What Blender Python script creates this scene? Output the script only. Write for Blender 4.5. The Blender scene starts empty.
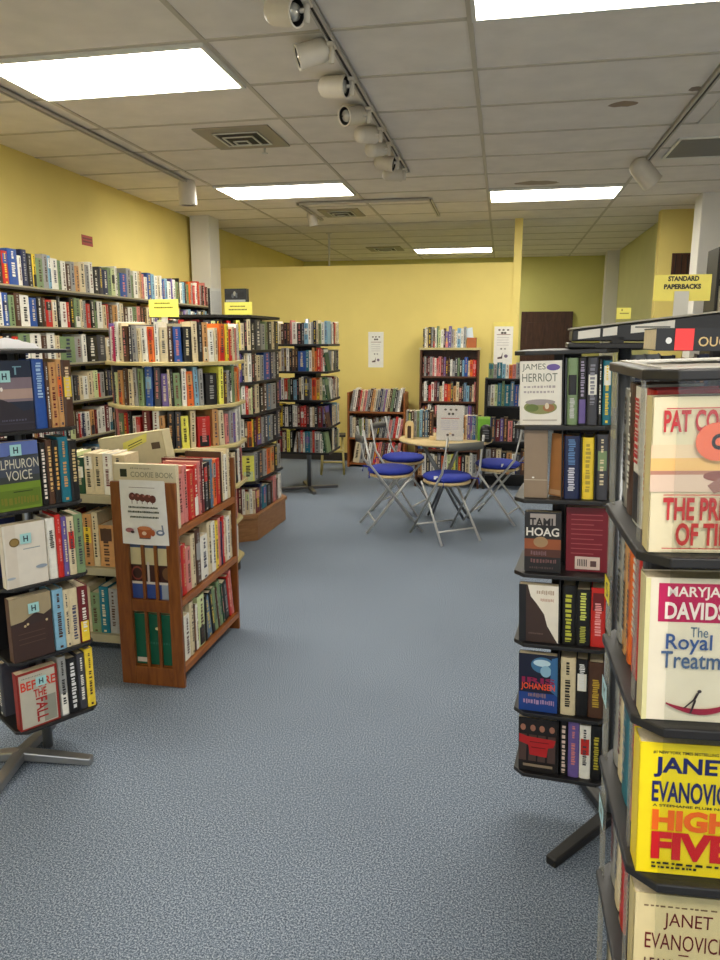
import bpy, math, random, re
from mathutils import Matrix, Vector
R = math.radians; PI = math.pi
rnd = random.Random(7)
col = bpy.context.scene.collection
CEIL = 2.885

# ------------------------------------------------------------------ materials
MATS = {}
def s2l(c):
    return tuple((x/12.92 if x <= 0.04045 else ((x+0.055)/1.055)**2.4) for x in c)
def mat(name, rgb, rough=0.6, metal=0.0, var=0.0, scale=30.0, bump=0.0, coat=0.0, spec=0.5):
    """rgb in sRGB 0..1; procedural noise varies the colour and the bump a little"""
    if name in MATS: return MATS[name]
    m = bpy.data.materials.new(name); m.use_nodes = True
    nt = m.node_tree; b = nt.nodes['Principled BSDF']
    b.inputs['Roughness'].default_value = rough; b.inputs['Metallic'].default_value = metal
    b.inputs['Coat Weight'].default_value = coat; b.inputs['Specular IOR Level'].default_value = spec
    lin = s2l(rgb)
    b.inputs['Base Color'].default_value = (*lin, 1)
    if var or bump:
        tc = nt.nodes.new('ShaderNodeTexCoord'); n = nt.nodes.new('ShaderNodeTexNoise')
        n.inputs['Scale'].default_value = scale; n.inputs['Detail'].default_value = 4
        nt.links.new(tc.outputs['Object'], n.inputs['Vector'])
        if var:
            r = nt.nodes.new('ShaderNodeValToRGB')
            r.color_ramp.elements[0].position = 0.3; r.color_ramp.elements[1].position = 0.7
            r.color_ramp.elements[0].color = (*[x*(1-var) for x in lin], 1)
            r.color_ramp.elements[1].color = (*[min(1, x*(1+var)) for x in lin], 1)
            nt.links.new(n.outputs['Fac'], r.inputs['Fac']); nt.links.new(r.outputs['Color'], b.inputs['Base Color'])
        if bump:
            bp = nt.nodes.new('ShaderNodeBump'); bp.inputs['Strength'].default_value = bump; bp.inputs['Distance'].default_value = 0.01
            nt.links.new(n.outputs['Fac'], bp.inputs['Height']); nt.links.new(bp.outputs['Normal'], b.inputs['Normal'])
    MATS[name] = m
    return m
def wood_mat(name, a, b_, scale=(1.5, 14, 14), rough=0.45):
    m = bpy.data.materials.new(name); m.use_nodes = True; nt = m.node_tree; b = nt.nodes['Principled BSDF']
    tc = nt.nodes.new('ShaderNodeTexCoord'); mp = nt.nodes.new('ShaderNodeMapping'); mp.inputs['Scale'].default_value = scale
    n = nt.nodes.new('ShaderNodeTexNoise'); n.inputs['Scale'].default_value = 3; n.inputs['Detail'].default_value = 6; n.inputs['Distortion'].default_value = 1.2
    r = nt.nodes.new('ShaderNodeValToRGB')
    r.color_ramp.elements[0].position = 0.3; r.color_ramp.elements[1].position = 0.7
    r.color_ramp.elements[0].color = (*s2l(a), 1); r.color_ramp.elements[1].color = (*s2l(b_), 1)
    nt.links.new(tc.outputs['Object'], mp.inputs['Vector']); nt.links.new(mp.outputs['Vector'], n.inputs['Vector'])
    nt.links.new(n.outputs['Fac'], r.inputs['Fac']); nt.links.new(r.outputs['Color'], b.inputs['Base Color'])
    b.inputs['Roughness'].default_value = rough
    MATS[name] = m
    return m
def emis(name, rgb, strength):
    m = bpy.data.materials.new(name); m.use_nodes = True; nt = m.node_tree; b = nt.nodes['Principled BSDF']
    b.inputs['Base Color'].default_value = (0.8, 0.8, 0.8, 1)
    b.inputs['Emission Color'].default_value = (*s2l(rgb), 1); b.inputs['Emission Strength'].default_value = strength
    return m
def clear_mat(name, tint=(0.9, 0.92, 0.92), gloss=0.14, milk=0.06):
    m = bpy.data.materials.new(name); m.use_nodes = True; nt = m.node_tree
    for n in list(nt.nodes):
        if n.type == 'BSDF_PRINCIPLED': nt.nodes.remove(n)
    out = [n for n in nt.nodes if n.type == 'OUTPUT_MATERIAL'][0]
    t = nt.nodes.new('ShaderNodeBsdfTransparent'); t.inputs['Color'].default_value = (*tint, 1)
    g = nt.nodes.new('ShaderNodeBsdfGlossy'); g.inputs['Roughness'].default_value = 0.12
    d = nt.nodes.new('ShaderNodeBsdfDiffuse'); d.inputs['Color'].default_value = (0.6, 0.6, 0.57, 1)
    a = nt.nodes.new('ShaderNodeMixShader'); a.inputs[0].default_value = gloss
    c = nt.nodes.new('ShaderNodeMixShader'); c.inputs[0].default_value = milk
    nt.links.new(t.outputs[0], a.inputs[1]); nt.links.new(g.outputs[0], a.inputs[2])
    nt.links.new(a.outputs[0], c.inputs[1]); nt.links.new(d.outputs[0], c.inputs[2]); nt.links.new(c.outputs[0], out.inputs['Surface'])
    return m

PAL = {  # code: (sRGB, name)
 'w': ((0.90, 0.89, 0.85), 'white'), 'c': ((0.84, 0.78, 0.64), 'cream'), 'k': ((0.075, 0.072, 0.078), 'black'),
 'n': ((0.11, 0.15, 0.30), 'navy'), 'b': ((0.13, 0.30, 0.60), 'blue'), 'l': ((0.50, 0.68, 0.78), 'light blue'),
 't': ((0.07, 0.42, 0.50), 'teal'), 'g': ((0.47, 0.56, 0.40), 'sage green'), 'd': ((0.05, 0.28, 0.17), 'dark green'),
 'v': ((0.40, 0.33, 0.58), 'purple'), 'r': ((0.75, 0.15, 0.12), 'red'), 'm': ((0.40, 0.09, 0.11), 'maroon'),
 'p': ((0.82, 0.50, 0.48), 'pink'), 'o': ((0.87, 0.42, 0.16), 'orange'), 'y': ((0.92, 0.80, 0.22), 'yellow'),
 'u': ((0.30, 0.19, 0.13), 'brown'), 'a': ((0.78, 0.58, 0.36), 'tan'), 's': ((0.60, 0.60, 0.59), 'grey'),
 'h': ((0.24, 0.24, 0.27), 'charcoal'), 'e': ((0.80, 0.84, 0.62), 'pale green'), 'i': ((0.74, 0.12, 0.38), 'magenta'),
 'q': ((0.33, 0.45, 0.55), 'slate blue'), 'f': ((0.92, 0.90, 0.38), 'lemon'),
}
def pm(code): return mat('cover_' + PAL[code][1].replace(' ', '_'), PAL[code][0], 0.38, var=0.08, scale=60)
pages_m = mat('paper_pages', (0.84, 0.78, 0.66), 0.8, var=0.10, scale=300)
def cm(rgb, rough=0.45): return mat('ink_%02x%02x%02x' % tuple(int(x*255) for x in rgb), rgb, rough, var=0.04)

# ------------------------------------------------------------------ mesh builder
class MB:
    def __init__(s): s.v = []; s.f = []; s.mi = []; s.m = []; s.sm = []
    def idx(s, m):
        if m not in s.m: s.m.append(m)
        return s.m.index(m)
    def add(s, vs, fs, m, M=None, smooth=False):
        o = len(s.v); k = s.idx(m)
        s.v += [tuple(M @ Vector(p)) for p in vs] if M is not None else [tuple(p) for p in vs]
        s.f += [tuple(i+o for i in f) for f in fs]; s.mi += [k]*len(fs); s.sm += [smooth]*len(fs)
        return s
    def box(s, a, b, m, M=None):
        (x0, y0, z0), (x1, y1, z1) = a, b
        x0, x1 = min(x0, x1), max(x0, x1); y0, y1 = min(y0, y1), max(y0, y1); z0, z1 = min(z0, z1), max(z0, z1)
        return s.add([(x0,y0,z0),(x1,y0,z0),(x1,y1,z0),(x0,y1,z0),(x0,y0,z1),(x1,y0,z1),(x1,y1,z1),(x0,y1,z1)],
            [(0,3,2,1),(4,5,6,7),(0,1,5,4),(1,2,6,5),(2,3,7,6),(3,0,4,7)], m, M)
    def prism(s, pts, z0, z1, m, M=None):
        n = len(pts)
        return s.add([(x,y,z0) for x,y in pts] + [(x,y,z1) for x,y in pts],
            [tuple(range(n))[::-1], tuple(range(n, 2*n))] + [(i,(i+1)%n,(i+1)%n+n,i+n) for i in range(n)], m, M)
    def lathe(s, prof, m, M=None, n=20, caps=True):
        vs = []; fs = []
        for r, z in prof:
            for k in range(n): vs.append((r*math.cos(2*PI*k/n), r*math.sin(2*PI*k/n), z))
        for j in range(len(prof)-1):
            for k in range(n): fs.append((j*n+k, j*n+(k+1)%n, (j+1)*n+(k+1)%n, (j+1)*n+k))
        s.add(vs, fs, m, M, True)
        if caps:
            o = len(s.v) - len(vs)
            s.f += [tuple(o+k for k in range(n))[::-1], tuple(o+(len(prof)-1)*n+k for k in range(n))]
            k = s.idx(m); s.mi += [k, k]; s.sm += [False, False]
        return s
    def tube(s, pts, r, m, M=None, n=10):
        pts = [Vector(p) for p in pts]; vs = []; fs = []
        for i, p in enumerate(pts):
            d = (pts[min(i+1, len(pts)-1)] - pts[max(i-1, 0)]).normalized()
            a = d.cross(Vector((0,0,1)) if abs(d.z) < 0.95 else Vector((1,0,0))).normalized(); b = d.cross(a)
            for k in range(n):
                t = 2*PI*k/n; vs.append(tuple(p + a*r*math.cos(t) + b*r*math.sin(t)))
        for j in range(len(pts)-1):
            for k in range(n): fs.append((j*n+k, j*n+(k+1)%n, (j+1)*n+(k+1)%n, (j+1)*n+k))
        fs += [tuple(range(n))[::-1], tuple((len(pts)-1)*n+k for k in range(n))]
        return s.add(vs, fs, m, M, True)
    def build(s, name, parent=None, kind=None, bevel=0, M=None):
        me = bpy.data.meshes.new(name); me.from_pydata(s.v, [], s.f)
        for m in s.m: me.materials.append(m)
        me.polygons.foreach_set('material_index', s.mi); me.polygons.foreach_set('use_smooth', s.sm); me.update()
        o = bpy.data.objects.new(name, me); col.objects.link(o)
        if parent: o.parent = parent
        if M is not None: o.matrix_local = M
        if kind: o['kind'] = kind
        if bevel:
            b = o.modifiers.new('edge', 'BEVEL'); b.width = bevel; b.segments = 2; b.limit_method = 'ANGLE'
        return o
def tag(o, label, cat, group=None, kind=None):
    o['label'] = label; o['category'] = cat
    if group: o['group'] = group
    if kind: o['kind'] = kind
    return o
def empty(name, label, cat, loc=(0,0,0), rz=0, group=None, M=None):
    o = bpy.data.objects.new(name, None); o.empty_display_size = 0.1; col.objects.link(o)
    o.matrix_world = M if M is not None else Matrix.Translation(loc) @ Matrix.Rotation(rz, 4, 'Z')
    tag(o, label, cat, group)
    return o
TXT = {}
def text_mesh(st, bold=0.0):
    k = (st, bold)
    if k not in TXT:
        c = bpy.data.curves.new('t', 'FONT'); c.body = st; c.offset = bold; c.resolution_u = 3
        o = bpy.data.objects.new('t', c); col.objects.link(o)
        bpy.context.view_layer.update()
        me = bpy.data.meshes.new_from_object(o)
        vs = [(v.co.x, v.co.y) for v in me.vertices]; fs = [tuple(p.vertices) for p in me.polygons]
        bpy.data.objects.remove(o); bpy.data.meshes.remove(me); bpy.data.curves.remove(c)
        xs = [p[0] for p in vs]; ys = [p[1] for p in vs]
        TXT[k] = (vs, fs, min(xs), max(xs), min(ys), max(ys))
    return TXT[k]
class Art:
    """flat printing laid on a rectangle w x h (x right, z up) that faces -y; coordinates 0..1"""
    def __init__(s, mb, M, w, h): s.mb = mb; s.M = M; s.w = w; s.h = h; s.y = -0.0004
    def _p(s, pts): return [((x-0.5)*s.w, s.y, z*s.h) for x, z in pts]
    def step(s): s.y -= 0.0003
    def poly(s, pts, rgb):
        a = sum(pts[i][0]*pts[(i+1) % len(pts)][1] - pts[(i+1) % len(pts)][0]*pts[i][1] for i in range(len(pts)))
        if a < 0: pts = pts[::-1]
        s.mb.add(s._p(pts), [tuple(range(len(pts)))], cm(rgb), s.M); s.step()
    def rect(s, x0, z0, x1, z1, rgb): s.poly([(x0,z0),(x1,z0),(x1,z1),(x0,z1)], rgb)
    def ell(s, cx, cz, rx, rz, rgb, n=24): s.poly([(cx+rx*math.cos(2*PI*k/n), cz+rz*math.sin(2*PI*k/n)) for k in range(n)], rgb)
    def text(s, st, x0, z0, x1, z1, rgb, bold=0.0, vert=False):
        vs, fs, a, b, c, d = text_mesh(st, bold)
        if vert:   # reads top to bottom
            q = [(x0+(y-c)/(d-c)*(x1-x0), z1-(x-a)/(b-a)*(z1-z0)) for x, y in vs]
        else:
            q = [(x0+(x-a)/(b-a)*(x1-x0), z0+(y-c)/(d-c)*(z1-z0)) for x, y in vs]
        s.mb.add(s._p(q), fs, cm(rgb), s.M); s.step()

def scrib(A, x0, z0, x1, z1, rgb, seed=1, vert=False):
    r = random.Random(seed)
    if vert:
        z = z1
        while z > z0:
            g = (z1-z0)*0.05*(0.6+r.random()); A.rect(x0+(x1-x0)*0.15*r.random(), max(z-g, z0), x1-(x1-x0)*0.25*r.random(), z, rgb); A.y += 0.0003; z -= g*1.55
    else:
        x = x0
        while x < x1:
            g = (x1-x0)*0.06*(0.6+r.random()); A.rect(x, z0+(z1-z0)*0.2*r.random(), min(x+g, x1), z1-(z1-z0)*0.2*r.random(), rgb); A.y += 0.0003; x += g*1.5
    A.step()
# ------------------------------------------------------------------ books
ORD = ['first','second','third','fourth','fifth','sixth','seventh','eighth','ninth','tenth','eleventh','twelfth','thirteenth','fourteenth',
 'fifteenth','sixteenth','seventeenth','eighteenth','nineteenth','twentieth']
TENS = {2:'twenty',3:'thirty',4:'forty',5:'fifty',6:'sixty',7:'seventy',8:'eighty',9:'ninety'}
def ordinal(n):
    if n <= 20: return ORD[n-1]
    if n == 100: return 'hundredth'
    if n > 100: return 'hundred and ' + ordinal(n-100)
    if n % 10 == 0: return TENS[n//10][:-1] + 'ieth'
    return TENS[n//10] + '-' + ORD[n % 10 - 1]
DARK = set('knbtdvrmuhiq')
def book_mesh(cover, pages, t, h, d, c, band, seed, marks=True, txt=None, spec=None):
    """local: x thickness (centred), y into the shelf (spine at 0), z up.  cover and pages may be one MB"""
    m = pm(c); r = random.Random(seed); b = min(0.003, t*0.12); e = 0.003
    # boards and a rounded spine
    pr = [(-t/2, 0.004), (-t/2+t*0.12, 0.0012), (-t*0.2, 0), (t*0.2, 0), (t/2-t*0.12, 0.0012), (t/2, 0.004)]
    vs = [(x, y, 0) for x, y in pr] + [(x, y, h) for x, y in pr]
    cover.add(vs, [(i, i+1, i+7, i+6) for i in range(5)], m)
    cover.box((-t/2, 0.004, 0), (-t/2+b, d, h), m); cover.box((t/2-b, 0.004, 0), (t/2, d, h), m)
    cover.add([(x, y, h) for x, y in pr] + [(-t/2+b, 0.006, h), (t/2-b, 0.006, h)], [(0,1,2,3,4,5,7,6)], m)
    pages.box((-t/2+b, 0.005, e), (t/2-b, d-e, h-e), pages_m)
    if not marks: return
    y = -0.0006
    def q(x0, x1, z0, z1, mm, yy=y):
        cover.add([(x0,yy,z0),(x1,yy,z0),(x1,yy,z1),(x0,yy,z1)], [(0,1,2,3)], mm)
    w = t*0.2*1.0; W = t*0.36
    if band:
        k = r.choice([0,1,2])
        z0, z1 = [(0.62,0.92),(0.02,0.38),(0.45,0.75)][k]
        cover.add([(x, yy-0.0005, h*z) for z in (z0, z1) for x, yy in pr[1:5]], [(i,i+1,i+5,i+4) for i in range(3)], pm(band))
    ink = pm(r.choice('wwcysap') if (c in DARK) else r.choice('kkhnmu'))
    if band and (band in DARK) == (c not in DARK): pass
    yy = -0.0014
    if txt:
        A = Art(cover, None, t, h); A.y = yy
        for (st, z0, z1, rgb) in txt: scrib(A, 0.26, z0, 0.74, z1, rgb, len(st), True)
    elif t > 0.006:
        # rows of lettering along the spine: author and title
        for (z0, z1, s) in ((0.70, 0.93, 0.62), (0.16+r.random()*0.1, 0.62, 0.95)):
            z = z1
            while z > z0:
                g = h*0.014*(0.6+r.random())*(1+t*20)
                q(-w*s, w*s*(0.5+0.5*r.random()), h*z-g, h*z, ink, yy); z -= (g*1.5)/h
                if r.random() < 0.12: z -= 0.03
        if r.random() < 0.4: q(-w*.7, w*.7, h*0.03, h*0.07, ink, yy)
BOOKS = []   # deferred plain books, sorted by how large they show
COUNT = {}
def shade(c): return PAL[c][1]
def add_book(M, t, h, d, c, band, label, group, kind='book', full=False, txt=None, marks=True):
    BOOKS.append(dict(M=M, t=t, h=h, d=d, c=c, band=band, label=label, group=group, kind=kind, full=full, txt=txt, marks=marks, seed=len(BOOKS)))
def fit(lab, size):
    n = lambda t: len(re.findall(r"[A-Za-z0-9][A-Za-z0-9'-]*", t))
    if n(lab) > 16 and size and lab.startswith(size): lab = lab[len(size):]
    return lab
def size_word(t, h, ts, hs):
    return ('thick ' if t > 1.35*ts else 'thin ' if t < 0.7*ts else '')
tok = re.compile(r'([a-z])(\d+)([a-z]?)([/\\!]?)')
def parse(spec):
    return [(a, int(n), b or None, l) for a, n, b, l in tok.findall(spec)]
def row(F, spec, length, hr, depth, where, group, kind='book', full=False, texts=None, lean=0, fill=1.0, noun='book', push=0.0):
    """books side by side: F is the frame at the left end of the shelf, x along it, y into it, z up"""
    P = parse(spec); tot = sum(p[1] for p in P); ts = length*fill/len(P)
    x = 0.0; prev = 0
    for i, (c, n, band, l) in enumerate(P):
        t = length*fill*n/tot
        hh = hr[0] + (hr[1]-hr[0])*rnd.random(); dd = min(depth*(0.86+0.14*rnd.random()), hh*0.78)
        if kind == 'paperback': hh = hr[1] - (hr[1]-hr[0])*rnd.random()**2
        tt = t*0.97
        L = F @ Matrix.Translation((x + t/2, push + 0.004*rnd.random(), 0.0005))
        ang = lean if l == '' else (R(9) if l == '/' else R(-9) if l == '\\' else 0)
        if ang:
            # tip about the lower corner so that the book still stands on the shelf
            s = 1 if ang > 0 else -1
            tt = t*math.cos(abs(ang))*0.95
            L = F @ Matrix.Translation((x + (t if s > 0 else 0), push + 0.003, 0.0005)) @ Matrix.Rotation(ang, 4, 'Y') @ Matrix.Translation((-s*tt/2, 0, 0))
        nm = size_word(t, hh, ts, 0) + shade(c)
        if band and band != c: nm += ' and ' + shade(band)
        lab = '%s %s, %s from left %s' % (nm, noun, ordinal(i+1), where)
        lab = fit(lab, size_word(t, hh, ts, 0))
        add_book(L, tt, hh, dd, c, band, lab, group, kind, full, (texts or {}).get(i))
        x += t
def frame(o, dirv, up=(0,0,1)):
    x = Vector(dirv).normalized(); z = Vector(up).normalized(); y = z.cross(x)
    m = Matrix.Identity(4)
    for i in range(3): m[i][0] = x[i]; m[i][1] = y[i]; m[i][2] = z[i]; m[i][3] = o[i]
    return m
def ring(C, rad, a0, a1, spec, hr, depth, where, group, noun='book'):
    """books fanned round a centre, spines outward; angles run clockwise seen from outside left to right"""
    P = parse(spec); tot = sum(p[1] for p in P); a = a0; ts = (a1-a0)*rad/len(P)
    for i, (c, n, band, l) in enumerate(P):
        da = (a1-a0)*n/tot; am = a + da/2
        out = Vector((math.cos(am), math.sin(am), 0)); x = Vector((-out.y, out.x, 0))
        t = da*rad*0.93; hh = hr[0] + (hr[1]-hr[0])*rnd.random()
        dd = min(depth, hh*0.78)
        t = min(t, da*(rad-dd)*1.0 + 0.012)
        F = frame(Vector(C) + out*(rad), x)
        F = F @ Matrix.Translation((0, 0.004*rnd.random(), 0.0005)) @ Matrix.Rotation(R(rnd.uniform(-1.5, 1.5)), 4, 'Y') if l == '' else \
            F @ Matrix.Translation((0, 0, 0.002)) @ Matrix.Rotation(R(7 if l == '/' else -7), 4, 'Y')
        nm = size_word(da*rad, hh, ts, 0) + shade(c)
        if band and band != c: nm += ' and ' + shade(band)
        add_book(F, t, hh, dd, c, band, fit('%s %s, %s from left %s' % (nm, noun, ordinal(i+1), where), size_word(da*rad, hh, ts, 0)) if where else None, group)
        a += da
def face_book(M, w, h, t, base, art, label, group, kind='paperback', stickers=None, cat='book', spine=None):
    """a book standing with its front cover outward; M at the bottom centre of the cover, cover faces local -y"""
    root = empty(kind, label, cat, M=M, group=group)
    mb = MB(); m = cm(base)
    mb.box((-w/2, 0, 0), (w/2, 0.0015, h), m); mb.box((-w/2, t-0.0015, 0), (w/2, t, h), m); mb.box((-w/2, 0, 0), (-w/2+0.0015, t, h), cm(spine) if spine else m)
    art(Art(mb, None, w, h)); cv = mb.build('cover', root)
    p = MB(); p.box((-w/2+0.0015, 0.0015, 0.001), (w/2-0.002, t-0.0015, h-0.001), pages_m); p.build('pages', root)
    for (nm, fn, lab) in (stickers or []):
        s = MB(); A = Art(s, None, w, h); A.y = -0.0045; fn(A); o = s.build(nm, cv)
        if lab: o['label'] = lab
    return root
def rand_spec(n, pal, wr=(2, 5), bandp=0.3):
    s = ''
    for _ in range(n):
        c = rnd.choice(pal); b = rnd.choice(pal) if rnd.random() < bandp else ''
        s += '%s%d%s ' % (c, rnd.randint(*wr), b if b != c else '')
    return s
FICTION = 'wwwcccksskhhnlumgrpaewckt'

# ------------------------------------------------------------------ setting
yellow = mat('wall_paint_yellow', (0.89, 0.815, 0.48), 0.75, var=0.03, scale=3, bump=0.03)
green_yellow = mat('wall_paint_far_yellow', (0.84, 0.82, 0.50), 0.8, var=0.03, scale=3)
whitep = mat('column_paint_white', (0.86, 0.85, 0.82), 0.6, var=0.02, scale=4)
dull_wall = mat('wall_paint_dull', (0.80, 0.79, 0.55), 0.8, var=0.03, scale=3)
def carpet():
    m = bpy.data.materials.new('carpet_blue_grey'); m.use_nodes = True; nt = m.node_tree; b = nt.nodes['Principled BSDF']
    tc = nt.nodes.new('ShaderNodeTexCoord')
    n = nt.nodes.new('ShaderNodeTexNoise'); n.inputs['Scale'].default_value = 200; n.inputs['Detail'].default_value = 3; n.inputs['Roughness'].default_value = 0.8
    r = nt.nodes.new('ShaderNodeValToRGB'); e = r.color_ramp.elements
    e[0].position = 0.40; e[0].color = (*s2l((0.27, 0.31, 0.37)), 1); e[1].position = 0.62; e[1].color = (*s2l((0.69, 0.73, 0.78)), 1)
    k = e.new(0.5); k.color = (*s2l((0.43, 0.48, 0.55)), 1)
    n2 = nt.nodes.new('ShaderNodeTexNoise'); n2.inputs['Scale'].default_value = 1.6; n2.inputs['Detail'].default_value = 3
    mx = nt.nodes.new('ShaderNodeMixRGB'); mx.blend_type = 'MULTIPLY'; mx.inputs[0].default_value = 0.25
    bp = nt.nodes.new('ShaderNodeBump'); bp.inputs['Strength'].default_value = 0.25; bp.inputs['Distance'].default_value = 0.002
    nt.links.new(tc.outputs['Object'], n.inputs['Vector']); nt.links.new(tc.outputs['Object'], n2.inputs['Vector'])
    nt.links.new(n.outputs['Fac'], r.inputs['Fac']); nt.links.new(r.outputs['Color'], mx.inputs[1]); nt.links.new(n2.outputs['Fac'], mx.inputs[2])
    nt.links.new(mx.outputs['Color'], b.inputs['Base Color']); nt.links.new(n.outputs['Fac'], bp.inputs['Height']); nt.links.new(bp.outputs['Normal'], b.inputs['Normal'])
    b.inputs['Roughness'].default_value = 0.95; b.inputs['Specular IOR Level'].default_value = 0.2
    return m
def struct(name, boxes, m, bevel=0):
    mb = MB()
    for a, b in boxes: mb.box(a, b, m)
    return mb.build(name, kind='structure', bevel=bevel)
YS = -3.0
struct('floor', [((-3.7, YS-0.1, -0.1), (2.75, 13.2, 0))], carpet())
tile_m = mat('ceiling_tile', (0.91, 0.885, 0.85), 0.9, var=0.05, scale=6, bump=0.06)
struct('ceiling', [((-3.7, YS-0.1, CEIL), (2.75, 13.2, CEIL+0.1))], tile_m)
g = MB(); bar = mat('ceiling_bar', (0.76, 0.73, 0.67), 0.6)
for k in range(-3, 3):
    x = -0.19 + 1.22*k
    if -3.6 < x < 2.7: g.box((x-0.012, YS, CEIL-0.006), (x+0.012, 13.1, CEIL+0.002), bar)
for k in range(-11, 17):
    y = 3.46 + 0.61*k
    if YS < y < 13.1: g.box((-3.6, y-0.012, CEIL-0.005), (2.65, y+0.012, CEIL+0.002), bar)
g.build('ceiling_grid', kind='structure')
struct('wall_left', [((-3.7, YS, 0), (-3.55, 13.1, CEIL))], yellow)
struct('wall_back', [((-3.7, 13.0, 0), (2.75, 13.15, CEIL))], green_yellow)
struct('wall_partition', [((-3.55, 8.9, 0), (0.18, 9.02, 2.40)), ((0.09, 8.88, 0), (0.18, 9.04, CEIL))], yellow)
struct('wall_right', [((2.6, YS, 0), (2.75, 8.75, CEIL))], whitep)
struct('wall_right_far', [((1.75, 8.75, 0), (1.90, 13.0, CEIL))], dull_wall)
struct('wall_right_stub', [((1.62, 8.60, 0), (2.6, 8.75, CEIL))], yellow)
struct('wall_front', [((-3.7, YS-0.15, 0), (2.75, YS, 0.5)), ((-3.7, YS-0.15, 2.5), (2.75, YS, CEIL)), ((-3.7, YS-0.15, 0.5), (-2.9, YS, 2.5)), ((2.2, YS-0.15, 0.5), (2.75, YS, 2.5))], yellow)
mb = MB(); fr = mat('window_frame_grey', (0.35, 0.35, 0.36), 0.4, 0.6)
for x in (-2.9, -0.4, 2.14): mb.box((x, YS-0.1, 0.5), (x+0.06, YS-0.04, 2.5), fr)
mb.box((-2.9, YS-0.1, 0.5), (2.2, YS-0.04, 0.56), fr); mb.box((-2.9, YS-0.1, 2.44), (2.2, YS-0.04, 2.5), fr)
w = mb.build('window_1', kind='structure')
p = MB(); p.box((-2.84, YS-0.075, 0.56), (2.14, YS-0.069, 2.44), clear_mat('window_glass', (0.97, 0.98, 0.98), 0.06, 0.0)); p.build('window_pane', w)
struct('trim_1', [((-3.51, 8.0, 0), (-3.28, 8.3, CEIL))], whitep, 0.005)
struct('trim_2', [((1.80, 7.67, 0), (2.6, 7.95, CEIL))], whitep, 0.005)
struct('trim_3', [((1.56, 12.3, 0), (1.75, 12.55, CEIL))], whitep, 0.005)
base_m = mat('baseboard_dark', (0.22, 0.20, 0.18), 0.6)
struct('baseboard_partition', [((-3.55, 8.885, 0), (0.09, 8.9, 0.1))], base_m)
struct('baseboard_left', [((-3.55, YS, 0), (-3.535, 8.0, 0.1))], base_m)
door_m = wood_mat('door_dark_wood', (0.22, 0.13, 0.09), (0.33, 0.20, 0.14), (14, 14, 1.5))
d1 = MB(); d1.box((0.30, 12.94, 0), (1.15, 12.98, 1.98), door_m)
for z0, z1 in ((0.2, 0.95), (1.1, 1.8)):
    for x0 in (0.40, 0.78): d1.box((x0, 12.925, z0), (x0+0.28, 12.94, z1), door_m)
d1 = d1.build('door_1', kind='structure', bevel=0.004)
mb = MB(); mb.lathe([(0.001,0),(0.03,0.005),(0.03,0.03),(0.001,0.045)], mat('brass_knob', (0.7, 0.6, 0.35), 0.3, 1.0), Matrix.Translation((1.10, 12.925, 1.0)) @ Matrix.Rotation(R(90), 4, 'X')); mb.build('door_handle', d1)
st = MB()
def blob(cx, cy, rx, ry, rgb):
    n = 16; rr = random.Random(int(cx*100))
    st.add([(cx+rx*(0.7+0.4*rr.random())*math.cos(2*PI*k/n), cy+ry*(0.7+0.4*rr.random())*math.sin(2*PI*k/n), CEIL-0.0012) for k in range(n)], [tuple(range(n))[::-1]], cm(rgb, 0.9))
blob(0.64, 4.8, 0.10, 0.06, (0.60, 0.52, 0.44)); blob(1.0, 4.6, 0.05, 0.04, (0.58, 0.52, 0.46)); blob(0.25, 6.95, 0.2, 0.1, (0.66, 0.60, 0.52))
st.build('ceiling_water_stain', kind='structure')

# ------------------------------------------------------------------ ceiling fixtures
lit = emis('fluorescent_diffuser', (1.0, 0.975, 0.92), 13.5)
frame_w = mat('fixture_white', (0.85, 0.85, 0.82), 0.4)
fx = [(-2.02, 3.765, 'fluorescent ceiling panel above the left bookshelves, largest one'),
      (0.42, 3.155, 'fluorescent ceiling panel at the top edge, right of the row of spotlights'),
      (-2.02, 6.815, 'fluorescent ceiling panel behind the row of white spotlights, left'),
      (0.42, 7.435, 'fluorescent ceiling panel above the right half of the yellow partition'),
      (-0.80, 11.695, 'small far fluorescent panel beyond the yellow partition'),
      (-2.02, -0.50, 'fluorescent ceiling panel behind the viewer on the left'), (0.42, -0.50, 'fluorescent ceiling panel behind the viewer on the right')]
for x, y, lab in fx:
    r = empty('ceiling_light', lab, 'ceiling light', (x, y, CEIL-0.001), group='fluorescent panels in the ceiling')
    mb = MB()
    for a, b in (((-0.60,-0.295),(0.60,-0.275)), ((-0.60,0.275),(0.60,0.295)), ((-0.60,-0.275),(-0.58,0.275)), ((0.58,-0.275),(0.60,0.275))):
        mb.box((a[0], a[1], -0.022), (b[0], b[1], -0.0005), frame_w)
    mb.build('frame', r)
    mb = MB(); mb.box((-0.58, -0.275, -0.016), (0.58, 0.275, -0.001), lit); mb.build('diffuser', r)
black_m = mat('vent_black', (0.12, 0.12, 0.12), 0.6)
def vent(x, y, sx, sy, lab):
    r = empty('ceiling_vent', lab, 'air vent', (x, y, CEIL-0.001), group='air vents in the ceiling')
    mb = MB(); mb.box((-sx, -sy, -0.010), (sx, sy, -0.0005), mat('vent_plate', (0.60, 0.57, 0.50), 0.5)); mb.build('plate', r)
    mb = MB(); mb.box((-sx*0.62, -sy*0.62, -0.012), (sx*0.62, sy*0.62, -0.0101), black_m); mb.build('opening', r)
    for k, s in enumerate((0.62, 0.42, 0.2)):
        mb = MB()
        z = -0.012 - 0.012*k; a, b = sx*s, sy*s
        for p0, p1 in (((-a,-b),(a,-b+0.012)), ((-a,b-0.012),(a,b)), ((-a,-b),(-a+0.012,b)), ((a-0.012,-b),(a,b))):
            mb.box((p0[0], p0[1], z-0.006), (p1[0], p1[1], z), frame_w)
        mb.build('louvre', r)
vent(-1.80, 5.05, 0.26, 0.26, 'square ceiling air vent in front of the left spotlight')
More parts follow.
